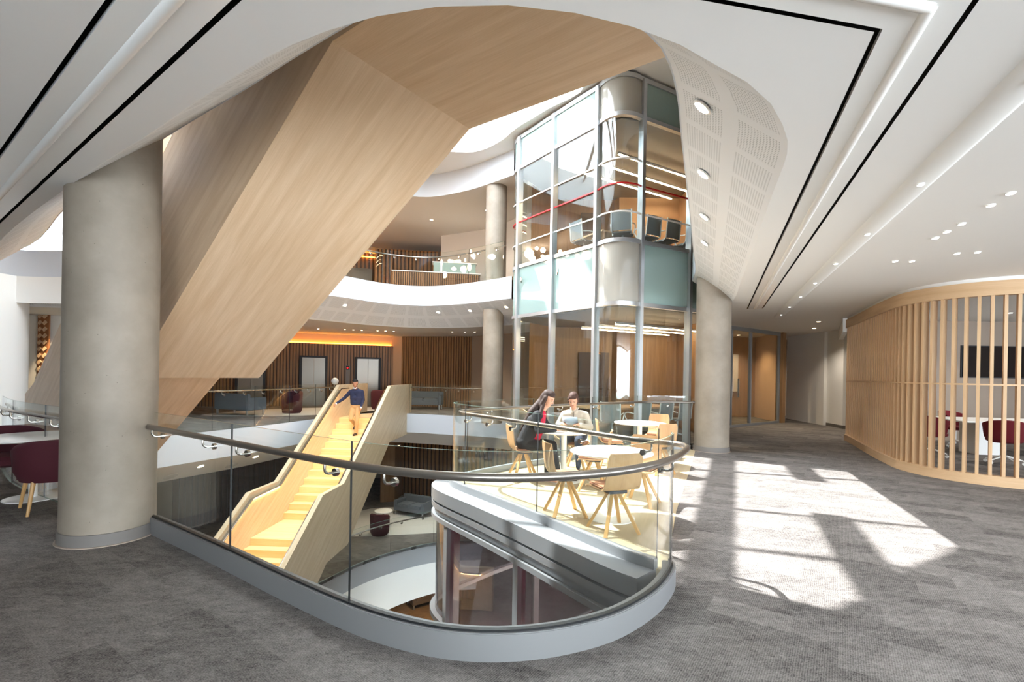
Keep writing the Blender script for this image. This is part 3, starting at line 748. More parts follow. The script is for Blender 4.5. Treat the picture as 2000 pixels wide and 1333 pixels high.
# meeting area behind it
struct(MB().wall([(9.35, 13.1), (18, 13.1)], 0, ZC, 0.15).build('wall_room', 'wall_taupe'))
struct(MB().wall([(15.5, 13), (15.5, 4)], 0, ZC, 0.1).build('wall_room', 'wall_taupe'))
tv = thing('wall_screen', 'large dark display mounted on meeting area wall behind slats', 'screen', (13.2, 12.93, 1.75))
MB().box((13.25, 12.95, 2.12), (2.5, 0.06, 0.86)).build('casing', 'charcoal', tv); MB().box((13.25, 12.915, 2.12), (2.44, 0.02, 0.80)).build('display', 'screen', tv)
MB().box((13.25, 12.98, 1.66), (2.5, 0.03, 0.02)).build('light_strip', 'lamp_warm', tv)

# ================================================================== right hand background: glass office, curved wall, white pier
off = thing('glass_office', 'glazed office front with silver frames behind the round column', 'glazed room', (7.8, 15.9, 0))
OP = [Vector(p) for p in [(5.6, 14.25), (6.9, 15.25), (7.85, 15.95), (9.45, 17.15)]]
for a, b in zip(OP, OP[1:]):
    MB().wall([a, b], 0.08, 3.08, 0.012).build('pane', 'glass_warm', off)
    MB().wall([a, b], 0.0, 0.08, 0.06).build('bottom_rail', 'silver_paint', off); MB().wall([a, b], 3.08, 3.2, 0.06).build('top_rail', 'silver_paint', off)
for p in OP: MB().box((p.x, p.y, 1.6), (0.07, 0.09, 3.2), R(37)).build('mullion', 'silver_paint', off)
MB().box((7.2, 15.35, 1.25), (0.03, 0.05, 0.6), R(37)).build('pull_handle', 'steel', off)
struct(MB().wall([(9.5, 17.15), (9.68, 17.28)], 0, ZC, 0.1).build('wall_office', 'veneer'))
struct(MB().wall([(6.4, 19.5), (11.0, 19.6)], 0, ZC, 0.1).build('wall_office', 'veneer'))
struct(MB().wall([(9.9, 19.5), (9.6, 17.4)], 0, ZC, 0.1).build('wall_office', 'warm_paint'))
wb = thing('whiteboard', 'pale wall screen inside glass office left pane', 'screen', (8.1, 19.4, 1.0)); MB().box((8.3, 19.36, 1.75), (1.5, 0.04, 1.5)).build('panel', 'wall_grey', wb); MB().box((8.3, 19.36, 1.0), (1.55, 0.06, 0.03)).build('tray', 'steel', wb)
cb = thing('storage_cabinet', 'low cream cabinet inside glass office beside column', 'cabinet', (6.9, 16.4, 0))
MB().box((7.15, 16.75, 0.5), (0.8, 0.5, 1.0), R(37)).build('body', 'frosted_warm', cb); MB().box((7.15, 16.75, 1.01), (0.84, 0.54, 0.025), R(37)).build('top', 'oak_slat', cb)
cw = cr([(10.6, 21.2), (11.4, 20.6), (12.2, 20.3), (13.0, 20.2)], 6)
struct(MB().wall(cw, 0, ZC, 0.1).build('wall_curved', 'wall_taupe', smooth=True)); struct(MB().wall(offs(cw, -0.012), 0, 0.12, 0.02).build('baseboard_curved', 'skirting', smooth=True))
gp = thing('glass_door_panel', 'tall grey edged glass panel beside curved taupe wall', 'panel', (13.0, 20.0, 0))
MB().box((13.1, 20.1, 1.05), (0.06, 0.2, 2.1)).build('post', 'base_grey', gp); MB().box((13.4, 20.2, 1.4), (0.5, 0.02, 2.8)).build('pane', 'frosted', gp)
pier = [(10.72, 16.5), (10.66, 15.9), (10.2, 14.9), (9.45, 13.25), (9.35, 13.1)]
struct(MB().wall([(10.9, 19), (10.72, 16.45)], 0, ZC, 0.1).build('wall_pier', 'white'))
struct(MB().prism([(10.72, 16.45), (10.62, 15.5), (11.6, 15.2), (11.8, 16.5)], 0, ZC).build('wall_pier', 'white'))
struct(MB().wall([(10.6, 15.5), (8.85, 12.75)], 2.85, ZC, 0.12).build('trim_6', 'white'))
struct(MB().wall([(10.71, 16.46), (10.61, 15.49), (11.6, 15.18)], 0, 0.1, -0.015).build('baseboard_pier', 'skirting'))
struct(MB().wall([(11.6, 15.3), (13.5, 14.3), (9.4, 13.2)], 0, ZC, 0.05).build('wall_alcove', 'wall_grey'))

# ================================================================== far side: lift lobby on level 2, walls of the other levels
def slat_wall(path, z0, z1, m, name, back, pitch=0.13, sw=0.075, dp=0.06, label=None):
    w_ = struct(MB().wall(path, z0, z1).build(name, back))
    P = resample([Vector(p) for p in path], pitch); b = MB()
    for i, p in enumerate(P):
        t = P[min(i + 1, len(P) - 1)] - P[max(i - 1, 0)]
        nrm = Vector((-t.y, t.x)).normalized() * -1
        q = p - nrm * (dp / 2)
        b.box((q.x, q.y, (z0 + z1) / 2), (sw, dp, z1 - z0), math.atan2(t.y, t.x))
    s_ = b.build('slats', m, w_, grain=(0, 0, 1)); s_['kind'] = 'stuff'
    return w_
slat_wall([(-5.6, 22.5), (-8.5, 21.45), (-13.5, 19.6)], 0, 2.75, 'walnut', 'wall_lift', 'walnut_dark', 0.125, 0.085)
struct(MB().wall([(-5.6, 22.62), (-8.5, 21.57), (-13.5, 19.72)], 2.75, ZC, -0.02).build('wall_lift', 'warm_paint'))
cov = thing('cove_light', 'amber cove light glowing above lift lobby slat wall', 'light', (-9, 21.4, 2.75))
for a, b in (((-5.65, 22.5), (-8.5, 21.47)), ((-8.5, 21.47), (-13.5, 19.62))):
    MB().bar((a[0], a[1], 2.79), (b[0], b[1], 2.79), 0.04, 0.03).build('light_strip', 'led_amber', cov)
struct(MB().prism([(-5.6, 22.5), (-5.1, 22.3), (-5.0, 23.0), (-5.6, 23.0)], 0, ZC).build('wall_pier', 'warm_paint'))
slat_wall([(-1.85, 21.6), (-5.05, 22.35)], 0, ZC, 'walnut', 'wall_lobby', 'walnut_dark', 0.12, 0.082)
struct(MB().wall([(0.8, 18.6), (-1.85, 21.6)], 0, ZC, 0.1).build('wall_lobby', 'wall_taupe'))
dd = Vector((-5.0, -1.84)).normalized()       # along the lift wall, right to left
dirs = [(-6.55, 22.10, 'right'), (-8.7, 21.32, 'middle'), (-11.0, 20.47, 'left')]
for i, (x, y, nm) in enumerate(dirs):
    dr = thing('door_%d' % (i + 3), 'x', 'x', (x, y, 0)); del dr['category']; dr['label'] = '%s brushed steel lift door' % nm; dr['kind'] = 'structure'
    az_ = math.atan2(dd.y, dd.x)
    for k in (-0.24, 0.24):
        MB().box((x + dd.x * k, y + dd.y * k - 0.10, 1.06), (0.47, 0.03, 2.12), az_).build('door_leaf', 'door_steel', dr)
    for k in (-0.52, 0.52):
        MB().box((x + dd.x * k, y + dd.y * k - 0.13, 1.09), (0.1, 0.16, 2.18), az_).build('door_frame', 'charcoal', dr)
    MB().box((x, y - 0.13, 2.16), (1.14, 0.16, 0.08), az_).build('door_frame', 'charcoal', dr)
ip = thing('call_panel', 'slim lift call panel with red digits between steel doors', 'panel', (-7.35, 21.75, 0.9))
MB().box((-7.38, 21.72, 1.35), (0.18, 0.03, 0.9), math.atan2(dd.y, dd.x)).build('plate', 'base_grey', ip); MB().box((-7.38, 21.69, 1.7), (0.13, 0.02, 0.16), math.atan2(dd.y, dd.x)).build('indicator', 'dark', ip)
MB().box((-7.38, 21.675, 1.7), (0.06, 0.01, 0.05), math.atan2(dd.y, dd.x)).build('digit', 'red_led', ip)
# level 3 background
struct(MB().wall([(0.6, 17.6), (-1.0, 19.6), (-3.15, 20.8), (-3.3, 22.5)], Z3, 7.45, 0.1).build('wall_upper', 'wall_grey', smooth=True))
slat_wall([(-3.2, 22.2), (-6.2, 21.8)], Z3, 7.1, 'walnut', 'wall_upper', 'walnut_dark', 0.17, 0.1)
slat_wall([(-6.2, 24.5), (-12, 22.5)], Z3, 7.45, 'walnut', 'wall_upper', 'walnut_dark', 0.2, 0.1)
ld = thing('door_6', 'x', 'x', (-8, 23.7, Z3)); del ld['category']; ld['label'] = 'grey steel lift door on the upper storey'; ld['kind'] = 'structure'
MB().box((-8.0, 23.75, Z3 + 1.1), (2.0, 0.1, 2.2), R(19)).build('door_leaf', 'door_steel', ld)
cv2 = thing('cove_light', 'amber cove light above dark slats on the upper storey', 'light', (-7.4, 24, 7.2))
MB().bar((-6.3, 24.35, 7.25), (-11.8, 22.45, 7.25), 0.04, 0.04).build('light_strip', 'led_amber', cv2)
desk = thing('reception_desk', 'white and slatted wood reception desk on upper storey', 'desk', (-2.7, 18.6, Z3))
b = MB().box((-2.9, 18.3, Z3 + 0.42), (3.2, 0.5, 0.84), R(8)); b.build('counter', 'walnut_dark', desk)
sb = MB()
for k in range(40): 
    x = -1.55 + k * 0.0795; sb.box((-2.9 + x * math.cos(R(8)), 18.03 + x * math.sin(R(8)), Z3 + 0.42), (0.045, 0.04, 0.82), R(8))
s_ = sb.build('slats', 'walnut', desk, grain=(0, 0, 1)); s_['kind'] = 'stuff'
MB().box((-2.9, 18.28, Z3 + 0.86), (3.3, 0.56, 0.035), R(8)).build('counter_top', 'white_gloss', desk)
MB().box((-2.3, 18.75, Z3 + 0.66), (1.6, 0.5, 1.32), R(8)).build('back_counter', 'frosted', desk); MB().box((-2.3, 18.75, Z3 + 1.33), (1.7, 0.56, 0.03), R(8)).build('back_counter_top', 'white_gloss', desk)
# level 1 and level 0 background
slat_wall([(0.5, 22.0), (-2.5, 22.6), (-5.2, 23.4)], -4.4, -1.25, 'walnut', 'wall_lower', 'walnut_dark', 0.2, 0.11)
struct(MB().wall([(-5.2, 23.4), (-5.3, 22.2), (-5.9, 22.0)], -4.4, -1.25, 0.05).build('wall_lower', 'veneer'))
slat_wall([(-7.0, 23), (-10.5, 20.5), (-13.0, 16.0), (-13.5, 12)], -4.4, -1.25, 'walnut_dark', 'wall_lower', 'walnut_dark', 0.22, 0.11)
struct(MB().box((-12.6, 16.3, -3.2), (0.1, 2.2, 2.3), R(-28)).build('door_7', 'door_steel'), 'dim steel door on the lower storey')
slat_wall([(0.0, 21.5), (-2.5, 22.5), (-4.8, 24)], -8.8, -5.75, 'walnut', 'wall_lowest', 'walnut_dark', 0.24, 0.13)
struct(MB().wall([(-4.8, 24), (-5.6, 22.5), (-9, 20)], -8.8, -5.75, 0.05).build('wall_lowest', 'walnut_dark'))

# ================================================================== left background
lw = cr([(-17, 13.4), (-14.0, 13.0), (-12.75, 12.6), (-12.5, 11.7), (-13.4, 9.4), (-15, 8)], 5)
struct(MB().wall(lw[::-1], 0, ZC + 0.6, 0.1).build('wall_left', 'white', smooth=True))
struct(MB().wall([(-16.5, 15.4), (-10.9, 16.1)], 0, ZC + 0.6, -0.1).build('wall_left', 'white'))
ct = thing('coffee_counter', 'narrow coffee counter against cream wall at far left', 'counter', (-13.6, 14.2, 0))
MB().box((-13.75, 14.3, 0.36), (1.5, 0.6, 0.72)).build('body', 'white', ct); MB().box((-13.75, 14.28, 0.74), (1.56, 0.66, 0.04)).build('worktop', 'wall_grey', ct)
for k in range(3): MB().box((-13.75, 13.98, 0.14 + k * 0.22), (1.4, 0.02, 0.19)).build('drawer', 'white_gloss', ct)
ur = thing('coffee_urn', 'copper coffee urn with black lid on counter at far left', 'urn', (-13.45, 14.05, 0.76)); ux, uy = -13.45, 14.05
MB().lathe([(0.15, 0.76), (0.15, 0.86), (0.13, 0.88)], (ux, uy, 0), 20).build('base', 'dark', ur, smooth=True)
MB().lathe([(0.13, 0.86), (0.13, 1.34)], (ux, uy, 0), 20).build('tank', 'red_wood', ur, smooth=True)
MB().lathe([(0.15, 1.34), (0.15, 1.39), (0.05, 1.42)], (ux, uy, 0), 20).build('lid', 'dark', ur, smooth=True); MB().tube([(ux, uy - 0.13, 0.94), (ux, uy - 0.22, 0.92)], 0.02, 8).build('tap', 'dark', ur)
tp = thing('patterned_panel', 'tall copper toned lattice panel on cream wall at far left', 'panel', (-15.0, 15.3, 0.8))
MB().box((-15.05, 15.52, 2.0), (0.36, 0.05, 2.6)).build('backing', 'red_wood', tp)
for k in range(12):
    for j in range(2): MB().box((-15.13 + 0.16 * j, 15.46, 0.85 + 0.21 * k), (0.09, 0.03, 0.13), rot=Matrix.Rotation(R(45), 3, 'Y')).build('lozenge', 'oak', tp)
sp = bpy.data.lights.new('added_wall_fill', 'SPOT'); sp.energy = 160; sp.color = (1, 0.75, 0.45); sp.spot_size = R(70); sp.spot_blend = 0.6; spo = bpy.data.objects.new('added_wall_fill', sp); C.objects.link(spo); spo.location = (-14.4, 14.9, 3.1); spo.rotation_euler = (R(20), 0, 0)  # unseen spot added to warm and brighten the wall behind the counter
struct(MB().wall(offs(F3, -0.01)[idx(F3, (-7.6, 12.6)):], ZC - 0.06, ZF, 0.1).build('trim_7', 'white', smooth=True))

# ================================================================== furniture
def shell_chair():
    t = thing('wooden_chair', 'x', 'chair', (0, 0, 0), 'oak chairs on the seating platform', world=False)
    prof = cr([(0.20, 0.425), (0.17, 0.445), (0.0, 0.44), (-0.12, 0.45), (-0.185, 0.49), (-0.215, 0.57), (-0.235, 0.70), (-0.25, 0.83)], 4)
    def surf(off):
        rows = []
        for j, p in enumerate(prof):
            a = prof[max(j - 1, 0)]; b = prof[min(j + 1, len(prof) - 1)]; tn = (b - a).normalized(); nn = Vector((-tn.y, tn.x))
            k = j / (len(prof) - 1); wd = 0.215 - 0.02 * k; row = []
            for i in range(9):
                u = -1 + i / 4; cv = 0.02 * (u * u) * (1 if k > 0.5 else 0.4); q = p + nn * (off - (0 if k < 0.5 else 0)) ; tap = 1.0
                if k > 0.94: tap = 1 - 0.12 * (k - 0.94) / 0.06
                row.append((u * wd * tap, q.x + (cv if k > 0.55 else 0), q.y + (cv if k <= 0.55 else 0)))
            rows.append(row)
        return rows
    b = MB(); A, B = surf(0.0), surf(0.014); n = 9; m = len(A)
    b.grid(A); b.grid(B)
    ring_ = lambda rr: [rr[0][i] for i in range(n)] + [rr[j][n - 1] for j in range(1, m)] + [rr[m - 1][i] for i in range(n - 2, -1, -1)] + [rr[j][0] for j in range(m - 2, 0, -1)]
    ra, rb = ring_(A), ring_(B); L = len(ra)
    b.add(ra + rb, [(i, (i + 1) % L, L + (i + 1) % L, L + i) for i in range(L)])
    b.build('shell', 'oak_chair', t, smooth=True, grain=(0, 0.2, 1), auto=50)
    cu = MB().box((0, 0.02, 0.464), (0.37, 0.34, 0.028)); cu.build('seat_pad', 'cushion', t, bevel=0.012, smooth=True)
    MB().box((0, -0.01, 0.415), (0.2, 0.2, 0.03)).build('hub', 'charcoal', t)
    for a in (45, 135, 225, 315):
        c_, s_ = math.cos(R(a)), math.sin(R(a))
        q = MB().bar((0.05 * c_, -0.01 + 0.05 * s_, 0.40), (0.27 * c_, -0.01 + 0.27 * s_, 0.0), 0.034, 0.028)
        q.build('leg', 'leg_wood', t, grain=(c_ * .22, s_ * .22, -0.4))
    return t
def put_first(proto, spots):
    for i, (loc, az_, label) in enumerate(spots):
        o = proto if i == 0 else copy_tree(proto)
        place(o, loc, -R(az_), label)
ch = shell_chair()
put_first(ch, [((1.06, 4.97, 0), -18, 'oak chair with its back to the viewer at nearest round table'),
               ((0.64, 5.50, 0), 78, 'oak chair side-on at left of nearest round table'),
               ((1.62, 6.02, 0), 212, 'oak chair behind the nearest round table facing viewer'),
               ((1.15, 6.72, 0), -75, 'empty oak chair at middle table facing the two seated people'),
               ((0.20, 7.30, 0), 76, 'oak chair under person in black jacket'),
               ((1.10, 8.12, 0), 200, 'oak chair under person in cream jacket'),
               ((1.72, 8.35, 0), 95, 'oak chair at left side of farthest round table'),
               ((2.86, 9.45, 0), 205, 'oak chair behind farthest round table near glass tower'),
               ((2.42, 7.95, 0), -22, 'oak chair with its back to the viewer at farthest table')])
def pedestal_table(loc, r, label, group, h=0.74, base_r=0.27, sx=1.0):
    t = thing('round_table', label, 'table', loc, group); x, y, z = loc
    MB().lathe([(r - 0.03, z + h - 0.022), (r, z + h - 0.008), (r, z + h), (r - 0.004, z + h + 0.002)], (x, y, 0), 56, sx=sx).build('top', 'white_gloss', t, smooth=True)
    MB().lathe([(0.20, z + h - 0.045), (0.20, z + h - 0.022)], (x, y, 0), 4).build('support_plate', 'white_gloss', t)
    MB().lathe([(0.042, z + 0.01), (0.042, z + h - 0.03)], (x, y, 0), 24).build('stem', 'white_gloss', t, smooth=True)
    MB().lathe([(base_r, z + 0.0), (base_r, z + 0.008), (base_r - 0.03, z + 0.014), (0.05, z + 0.02)], (x, y, 0), 48).build('base', 'white_gloss', t, smooth=True)
    return t
pedestal_table((1.13, 5.42, 0), 0.46, 'nearest round white table on the platform, unoccupied', 'white tables on the seating platform')
pedestal_table((0.80, 7.28, 0), 0.41, 'round white table where two people sit', 'white tables on the seating platform')
pedestal_table((2.33, 8.75, 0), 0.46, 'farthest round white table on the platform near the tower', 'white tables on the seating platform')
pedestal_table((-5.72, 5.80, 0), 0.55, 'round white table between burgundy chairs at far left', None, sx=1.0)

def tub_chair(m='burgundy', legs=True):
    t = thing('tub_chair', 'x', 'chair', (0, 0, 0), world=False)
    rows_o, rows_i = [], []; N = 28; z0 = 0.40 if legs else 0.06
    for i in range(N + 1):
        a = R(-128 + 256 * i / N); k = abs(-1 + 2 * i / N)
        top = 0.80 - 0.16 * k ** 2.2
        dx, dy = math.sin(a), -math.cos(a)
        ro = 0.33 + 0.03 * (1 - k); ri = ro - 0.075
        rows_o.append([(dx * (ro - 0.05), dy * (ro - 0.05), z0 - 0.06), (dx * ro, dy * ro, z0 + 0.05), (dx * (ro + 0.02), dy * (ro + 0.02), top - 0.05), (dx * (ro - 0.01), dy * (ro - 0.01), top - 0.008), (dx * (ro - 0.037), dy * (ro - 0.037), top)])
        rows_i.append([(dx * (ro - 0.037), dy * (ro - 0.037), top), (dx * (ri + 0.01), dy * (ri + 0.01), top - 0.008), (dx * ri, dy * ri, top - 0.05), (dx * ri, dy * ri, z0 - 0.06)])
    b = MB(); b.grid(rows_o); b.grid(rows_i)
    for r_o, r_i in ((rows_o[0], rows_i[0]), (rows_o[-1], rows_i[-1])): b.add(r_o + r_i, [tuple(range(len(r_o) + len(r_i)))])
    b.build('shell', m, t, smooth=True, auto=60)
    MB().lathe([(0.25, z0 - 0.07), (0.305, z0 - 0.04), (0.305, z0 + 0.02), (0.27, z0 + 0.06), (0.1, z0 + 0.07)], (0, 0.02, 0), 28).build('seat', m, t, smooth=True)
    if legs:
        for sx in (-1, 1):
            for sy in (-1, 1): MB().tube([(sx * 0.2, sy * 0.2, 0.36), (sx * 0.25, sy * 0.25, 0.0)], 0.022, 10, r2=0.014).build('leg', 'leg_wood', t, smooth=True)
    else: MB().lathe([(0.2, 0.0), (0.2, 0.06)], (0, 0, 0), 20).build('plinth', 'dark', t)
    return t
tc = tub_chair()
put_first(tc, [((-5.10, 5.42, 0), -52, 'burgundy tub chair with oak legs nearest the big column'), ((-6.35, 6.15, 0), 120, 'burgundy tub chair behind round white table at far left')])
t2 = tub_chair('burgundy', False)
put_first(t2, [((-8.0, 17.6, 0.009), 200, 'burgundy lounge chair beside grey sofa across the void'), ((-5.45, 20.0, 0.009), 0, 'burgundy lounge chair at top of the oak stair'),
               ((-4.75, 17.75, -4.391), 10, 'burgundy tub chair beside small table on the lower storey')])
def sofa(m='blue_grey', w_=1.5):
    t = thing('sofa', 'x', 'sofa', (0, 0, 0), world=False)
    MB().box((0, 0, 0.28), (w_, 0.8, 0.18)).build('base', m, t, bevel=0.02, smooth=True)
    for k in (-1, 1): MB().box((k * (w_ - 0.3) / 4, 0.08, 0.41), ((w_ - 0.32) / 2, 0.62, 0.13)).build('seat_cushion', m, t, bevel=0.03, smooth=True)
    MB().box((0, -0.33, 0.52), (w_, 0.16, 0.44)).build('backrest', m, t, bevel=0.03, smooth=True)
    for k in (-1, 1):
        MB().box((k * (w_ / 2 - 0.07), 0.0, 0.46), (0.15, 0.8, 0.3)).build('arm', m, t, bevel=0.03, smooth=True)
        for j in (-1, 1): MB().box((k * (w_ / 2 - 0.08), j * 0.33, 0.1), (0.05, 0.05, 0.2)).build('leg', 'silver', t)
    return t
sf = sofa()
put_first(sf, [((-9.3, 16.6, 0.009), 20, 'blue grey sofa behind far glass balustrade across the void'), ((-4.0, 20.2, -4.391), 205, 'blue grey sofa on the lower storey seen through glass'), ((-3.7, 20.6, 0), 180, 'grey sofa behind right side of wooden stair')])
sb_ = sofa('sofa_brown', 1.1); place(sb_, (-3.9, 21.6, -8.8), R(215), 'brown armchair on the lowest storey')
MBt = thing('side_table', 'small round white side table on the lower storey', 'table', (-4.85, 18.6, -4.391))
MB().lathe([(0.33, -3.82), (0.34, -3.8), (0.33, -3.78)], (-4.85, 18.6, 0), 32).build('top', 'white_gloss', MBt, smooth=True); MB().lathe([(0.03, -4.38), (0.03, -3.8)], (-4.85, 18.6, 0), 12).build('stem', 'steel', MBt); MB().lathe([(0.2, -4.391), (0.2, -4.376)], (-4.85, 18.6, 0), 24).build('base', 'steel', MBt)
rg = MB().slab(cr([(-7, 17.6), (-3.0, 17.9), (-2.3, 18.6), (-2.6, 20.8), (-6, 21)], 5, True), [], -4.399, -4.392).build('rug', 'rug'); tag(rg, 'pale grey rug under sofa on the lower storey', 'rug')
rg2 = MB().slab(cr([(-10.4, 16.2), (-7.2, 16.7), (-5.6, 19.2), (-4.6, 20.2), (-5.5, 21), (-9, 19.6)], 5, True), [], 0.001, 0.008).build('rug', 'rug'); tag(rg2, 'pale rug across the void under lounge chairs', 'rug')
gl_ = thing('globe_floor_lamp', 'white globe lamp rising behind left edge of wooden stair', 'lamp', (-6.55, 17.9, 0))
MB().sphere((-6.55, 17.9, 1.18), 0.13, 20).build('globe', 'white', gl_, smooth=True); MB().tube([(-6.55, 17.9, 0.02), (-6.55, 17.9, 1.06)], 0.015, 8).build('pole', 'steel', gl_); MB().lathe([(0.15, 0), (0.15, 0.02)], (-6.55, 17.9, 0), 20).build('base', 'steel', gl_)

# meeting area behind the slats
mt = thing('meeting_table', 'long cream meeting table behind the oak slats', 'table', (11.3, 10.6, 0))
MB().box((11.4, 10.6, 0.735), (3.6, 1.3, 0.03), R(-8)).build('top', 'white', mt, bevel=0.008)
for x in (10.4, 12.4): MB().box((x, 10.6 - 0.14 * (x - 11.4), 0.36), (0.45, 0.5, 0.72), R(-8)).build('pedestal', 'white_gloss', mt)
def red_chair():
    t = thing('swivel_chair', 'x', 'chair', (0, 0, 0), 'red swivel chairs behind the slats', world=False)
    rows_o = []
    for i in range(17):
        a = R(-95 + 190 * i / 16); k = abs(-1 + i / 8); top = 0.86 - 0.10 * k * k; ro = 0.29; dx, dy = math.sin(a), -math.cos(a)
        rows_o.append([(dx * ro * 0.8, dy * ro * 0.8, 0.44), (dx * ro, dy * ro, 0.52), (dx * (ro + 0.03), dy * (ro + 0.03), top), (dx * ro, dy * ro, top + 0.01), (dx * (ro - 0.03), dy * (ro - 0.03), top - 0.01), (dx * (ro - 0.04), dy * (ro - 0.04), 0.5)])
    MB().grid(rows_o).build('backrest', 'red_fabric', t, smooth=True, auto=60)
    MB().lathe([(0.22, 0.42), (0.27, 0.45), (0.27, 0.49), (0.2, 0.51)], (0, 0.03, 0), 24).build('seat', 'red_fabric', t, smooth=True)
    MB().tube([(0, 0, 0.08), (0, 0, 0.43)], 0.025, 10).build('stem', 'white_gloss', t)
    for k in range(5):
        a = R(72 * k + 10); d = Vector((math.cos(a), math.sin(a), 0))
        MB().tube([d * 0.03 + Vector((0, 0, 0.16)), d * 0.28 + Vector((0, 0, 0.08))], 0.016, 8, r2=0.012).build('base_arm', 'white_gloss', t)
        MB().lathe([(0.03, -0.012), (0.03, 0.012)], (0, 0, 0), 14).build('castor', 'white_gloss', t); o = [c for c in t.children if c.name.startswith('castor')][-1]; o.location = d * 0.28 + Vector((0, 0, 0.031)); o.rotation_euler = (R(90), 0, a)
    return t
rc = red_chair()
put_first(rc, [((9.55, 9.35, 0), 40, 'red swivel chair nearest the slat screen, back to viewer'), ((8.85, 10.2, 0), 70, 'red swivel chair left of meeting table half hidden by slats'), ((10.75, 11.7, 0), 170, 'red swivel chair on far side of meeting table')])

# mesh office chairs and tables in the tower
def mesh_chair():
    t = thing('office_chair', 'x', 'chair', (0, 0, 0), 'mesh office chairs in the glass tower', world=False)
    rows_ = [[(x, -0.22 - 0.05 * k - 0.03 * (1 - (x / 0.22) ** 2), 0.5 + 0.45 * k) for x in (-0.22, -0.11, 0, 0.11, 0.22)] for k in (0, 0.33, 0.66, 1)]
    MB().grid(rows_).build('backrest', 'mesh_grey', t, smooth=True)
    MB().box((0, 0.0, 0.47), (0.45, 0.44, 0.04)).build('seat', 'mesh_grey', t, bevel=0.015, smooth=True)
    for s in (-1, 1):
        MB().tube([(s * 0.23, -0.28, 0.96), (s * 0.23, -0.23, 0.5), (s * 0.2, -0.1, 0.44)], 0.016, 8).build('frame', 'white_gloss', t, smooth=True)
        MB().tube(cr([(s * 0.25, -0.22, 0.66), (s * 0.28, 0.0, 0.68), (s * 0.27, 0.12, 0.62), (s * 0.24, 0.05, 0.46)], 4), 0.014, 8).build('arm', 'white_gloss', t, smooth=True)
    MB().tube([(0, 0, 0.07), (0, 0, 0.45)], 0.025, 10).build('stem', 'silver', t)
    for k in range(5):
        a = R(72 * k); MB().tube([(0, 0, 0.1), (0.29 * math.cos(a), 0.29 * math.sin(a), 0.03)], 0.018, 8).build('base_arm', 'silver', t)
    return t
mc = mesh_chair()
put_first(mc, [((1.75, 12.15, Z3), 60, 'grey mesh office chair by left mullion in upper tower room'), ((2.55, 11.4, Z3), 20, 'grey mesh office chair at rounded corner of upper tower room'),
               ((3.2, 11.75, Z3), -30, 'first grey mesh chair right of corner in upper tower room'), ((3.75, 12.0, Z3), -30, 'second grey mesh chair right of corner in upper tower room'), ((4.35, 12.35, Z3), -30, 'third grey mesh chair right of corner in upper tower room'),
               ((2.45, 11.75, 0), 20, 'mesh office chair at rounded corner of lower tower room'), ((3.1, 12.0, 0), -30, 'mesh office chair left of centre in lower tower room'),
               ((3.75, 12.3, 0), -30, 'mesh office chair right of centre in lower tower room'), ((4.35, 12.65, 0), -30, 'mesh office chair nearest the column in lower tower room')])
for z, nm in ((0, 'lower'), (Z3, 'upper')):
    t = thing('conference_table', 'pale conference table in the %s tower room' % nm, 'table', (3.2, 13.2, z))
    MB().box((3.2, 13.2, z + 0.73), (3.0, 1.1, 0.04), R(30)).build('top', 'oak_slat', t)
    for k in (-0.9, 0.9): MB().box((3.2 + k * 0.87, 13.2 + k * 0.5, z + 0.355), (0.1, 0.7, 0.71), R(30)).build('leg', 'silver', t)

# ================================================================== lamps
def downlight(p, n, r, label, group, watts=0, spot=110, m='lamp_white', col=(1, 0.94, 0.88)):
    p = Vector(p); n = Vector(n).normalized(); q = n.to_track_quat('Z', 'Y')
    t = thing('downlight', label, 'light', p, group, world=False); t.rotation_mode = 'QUATERNION'; t.rotation_quaternion = q
    MB().lathe([(r, -0.004), (r * 1.3, 0.0), (r * 1.32, 0.008), (r, 0.012)], (0, 0, 0), 20).build('trim_ring', 'white_gloss', t, smooth=True)
    MB().lathe([(r, 0.0), (r, 0.013)], (0, 0, 0), 20).build('lens', m, t)
    if watts:
        l = bpy.data.lights.new('downlight_beam', 'SPOT'); l.energy = watts; l.spot_size = R(spot); l.spot_blend = 0.7; l.shadow_soft_size = r; l.color = col
        o = bpy.data.objects.new('downlight_beam', l); C.objects.link(o); o.parent = t; o.location = (0, 0, 0.03); o.rotation_euler = (R(180), 0, 0)
def soffit_light(path, off, zb, zc, p, frac, r, label, group, watts=0, m='lamp_white', col=(1, 0.94, 0.88)):
    P = resample([Vector(q[:2]) for q in path], 0.1); Q = offs(P, off); i = idx(P, p); t = (P[min(i + 1, len(P) - 1)] - P[max(i - 1, 0)]).normalized()
    a = Vector((P[i].x, P[i].y, zb)); b = Vector((Q[i].x, Q[i].y, zc)); n = (b - a).cross(Vector((t.x, t.y, 0))).normalized()
    if n.z > 0: n = -n
    c = a.lerp(b, frac); downlight(c + n * 0.001, n, r, label, group, watts, 100, m, col)
ords = ['nearest', 'second nearest', 'third nearest', 'farthest']
for k, p in enumerate([(1.28, 3.72), (1.72, 4.95), (2.25, 6.25), (2.75, 7.5)]):
    soffit_light(N3, 0.7, ZF, ZC, p, 0.26, 0.062, '%s downlight in perforated sloping soffit at right' % ords[k], 'soffit downlights', 25)
soffit_light(N3, 0.7, ZF, ZC, (-1.45, 3.3), 0.30, 0.062, 'downlight in sloping soffit above wooden stair side', 'soffit downlights', 25)
for k, (p, nm) in enumerate([((-5.0, 14.8), 'leftmost'), ((-2.6, 16.2), 'second from left'), ((-1.55, 15.5), 'third from left'), ((-0.35, 14.6), 'rightmost, beside tower')]):
    soffit_light(F3, 1.0, ZF, ZC, p, 0.3, 0.06, 'small bright downlight in far curved soffit, %s' % nm, 'far soffit downlights', 25, 'lamp_warm', (1, 0.8, 0.55))
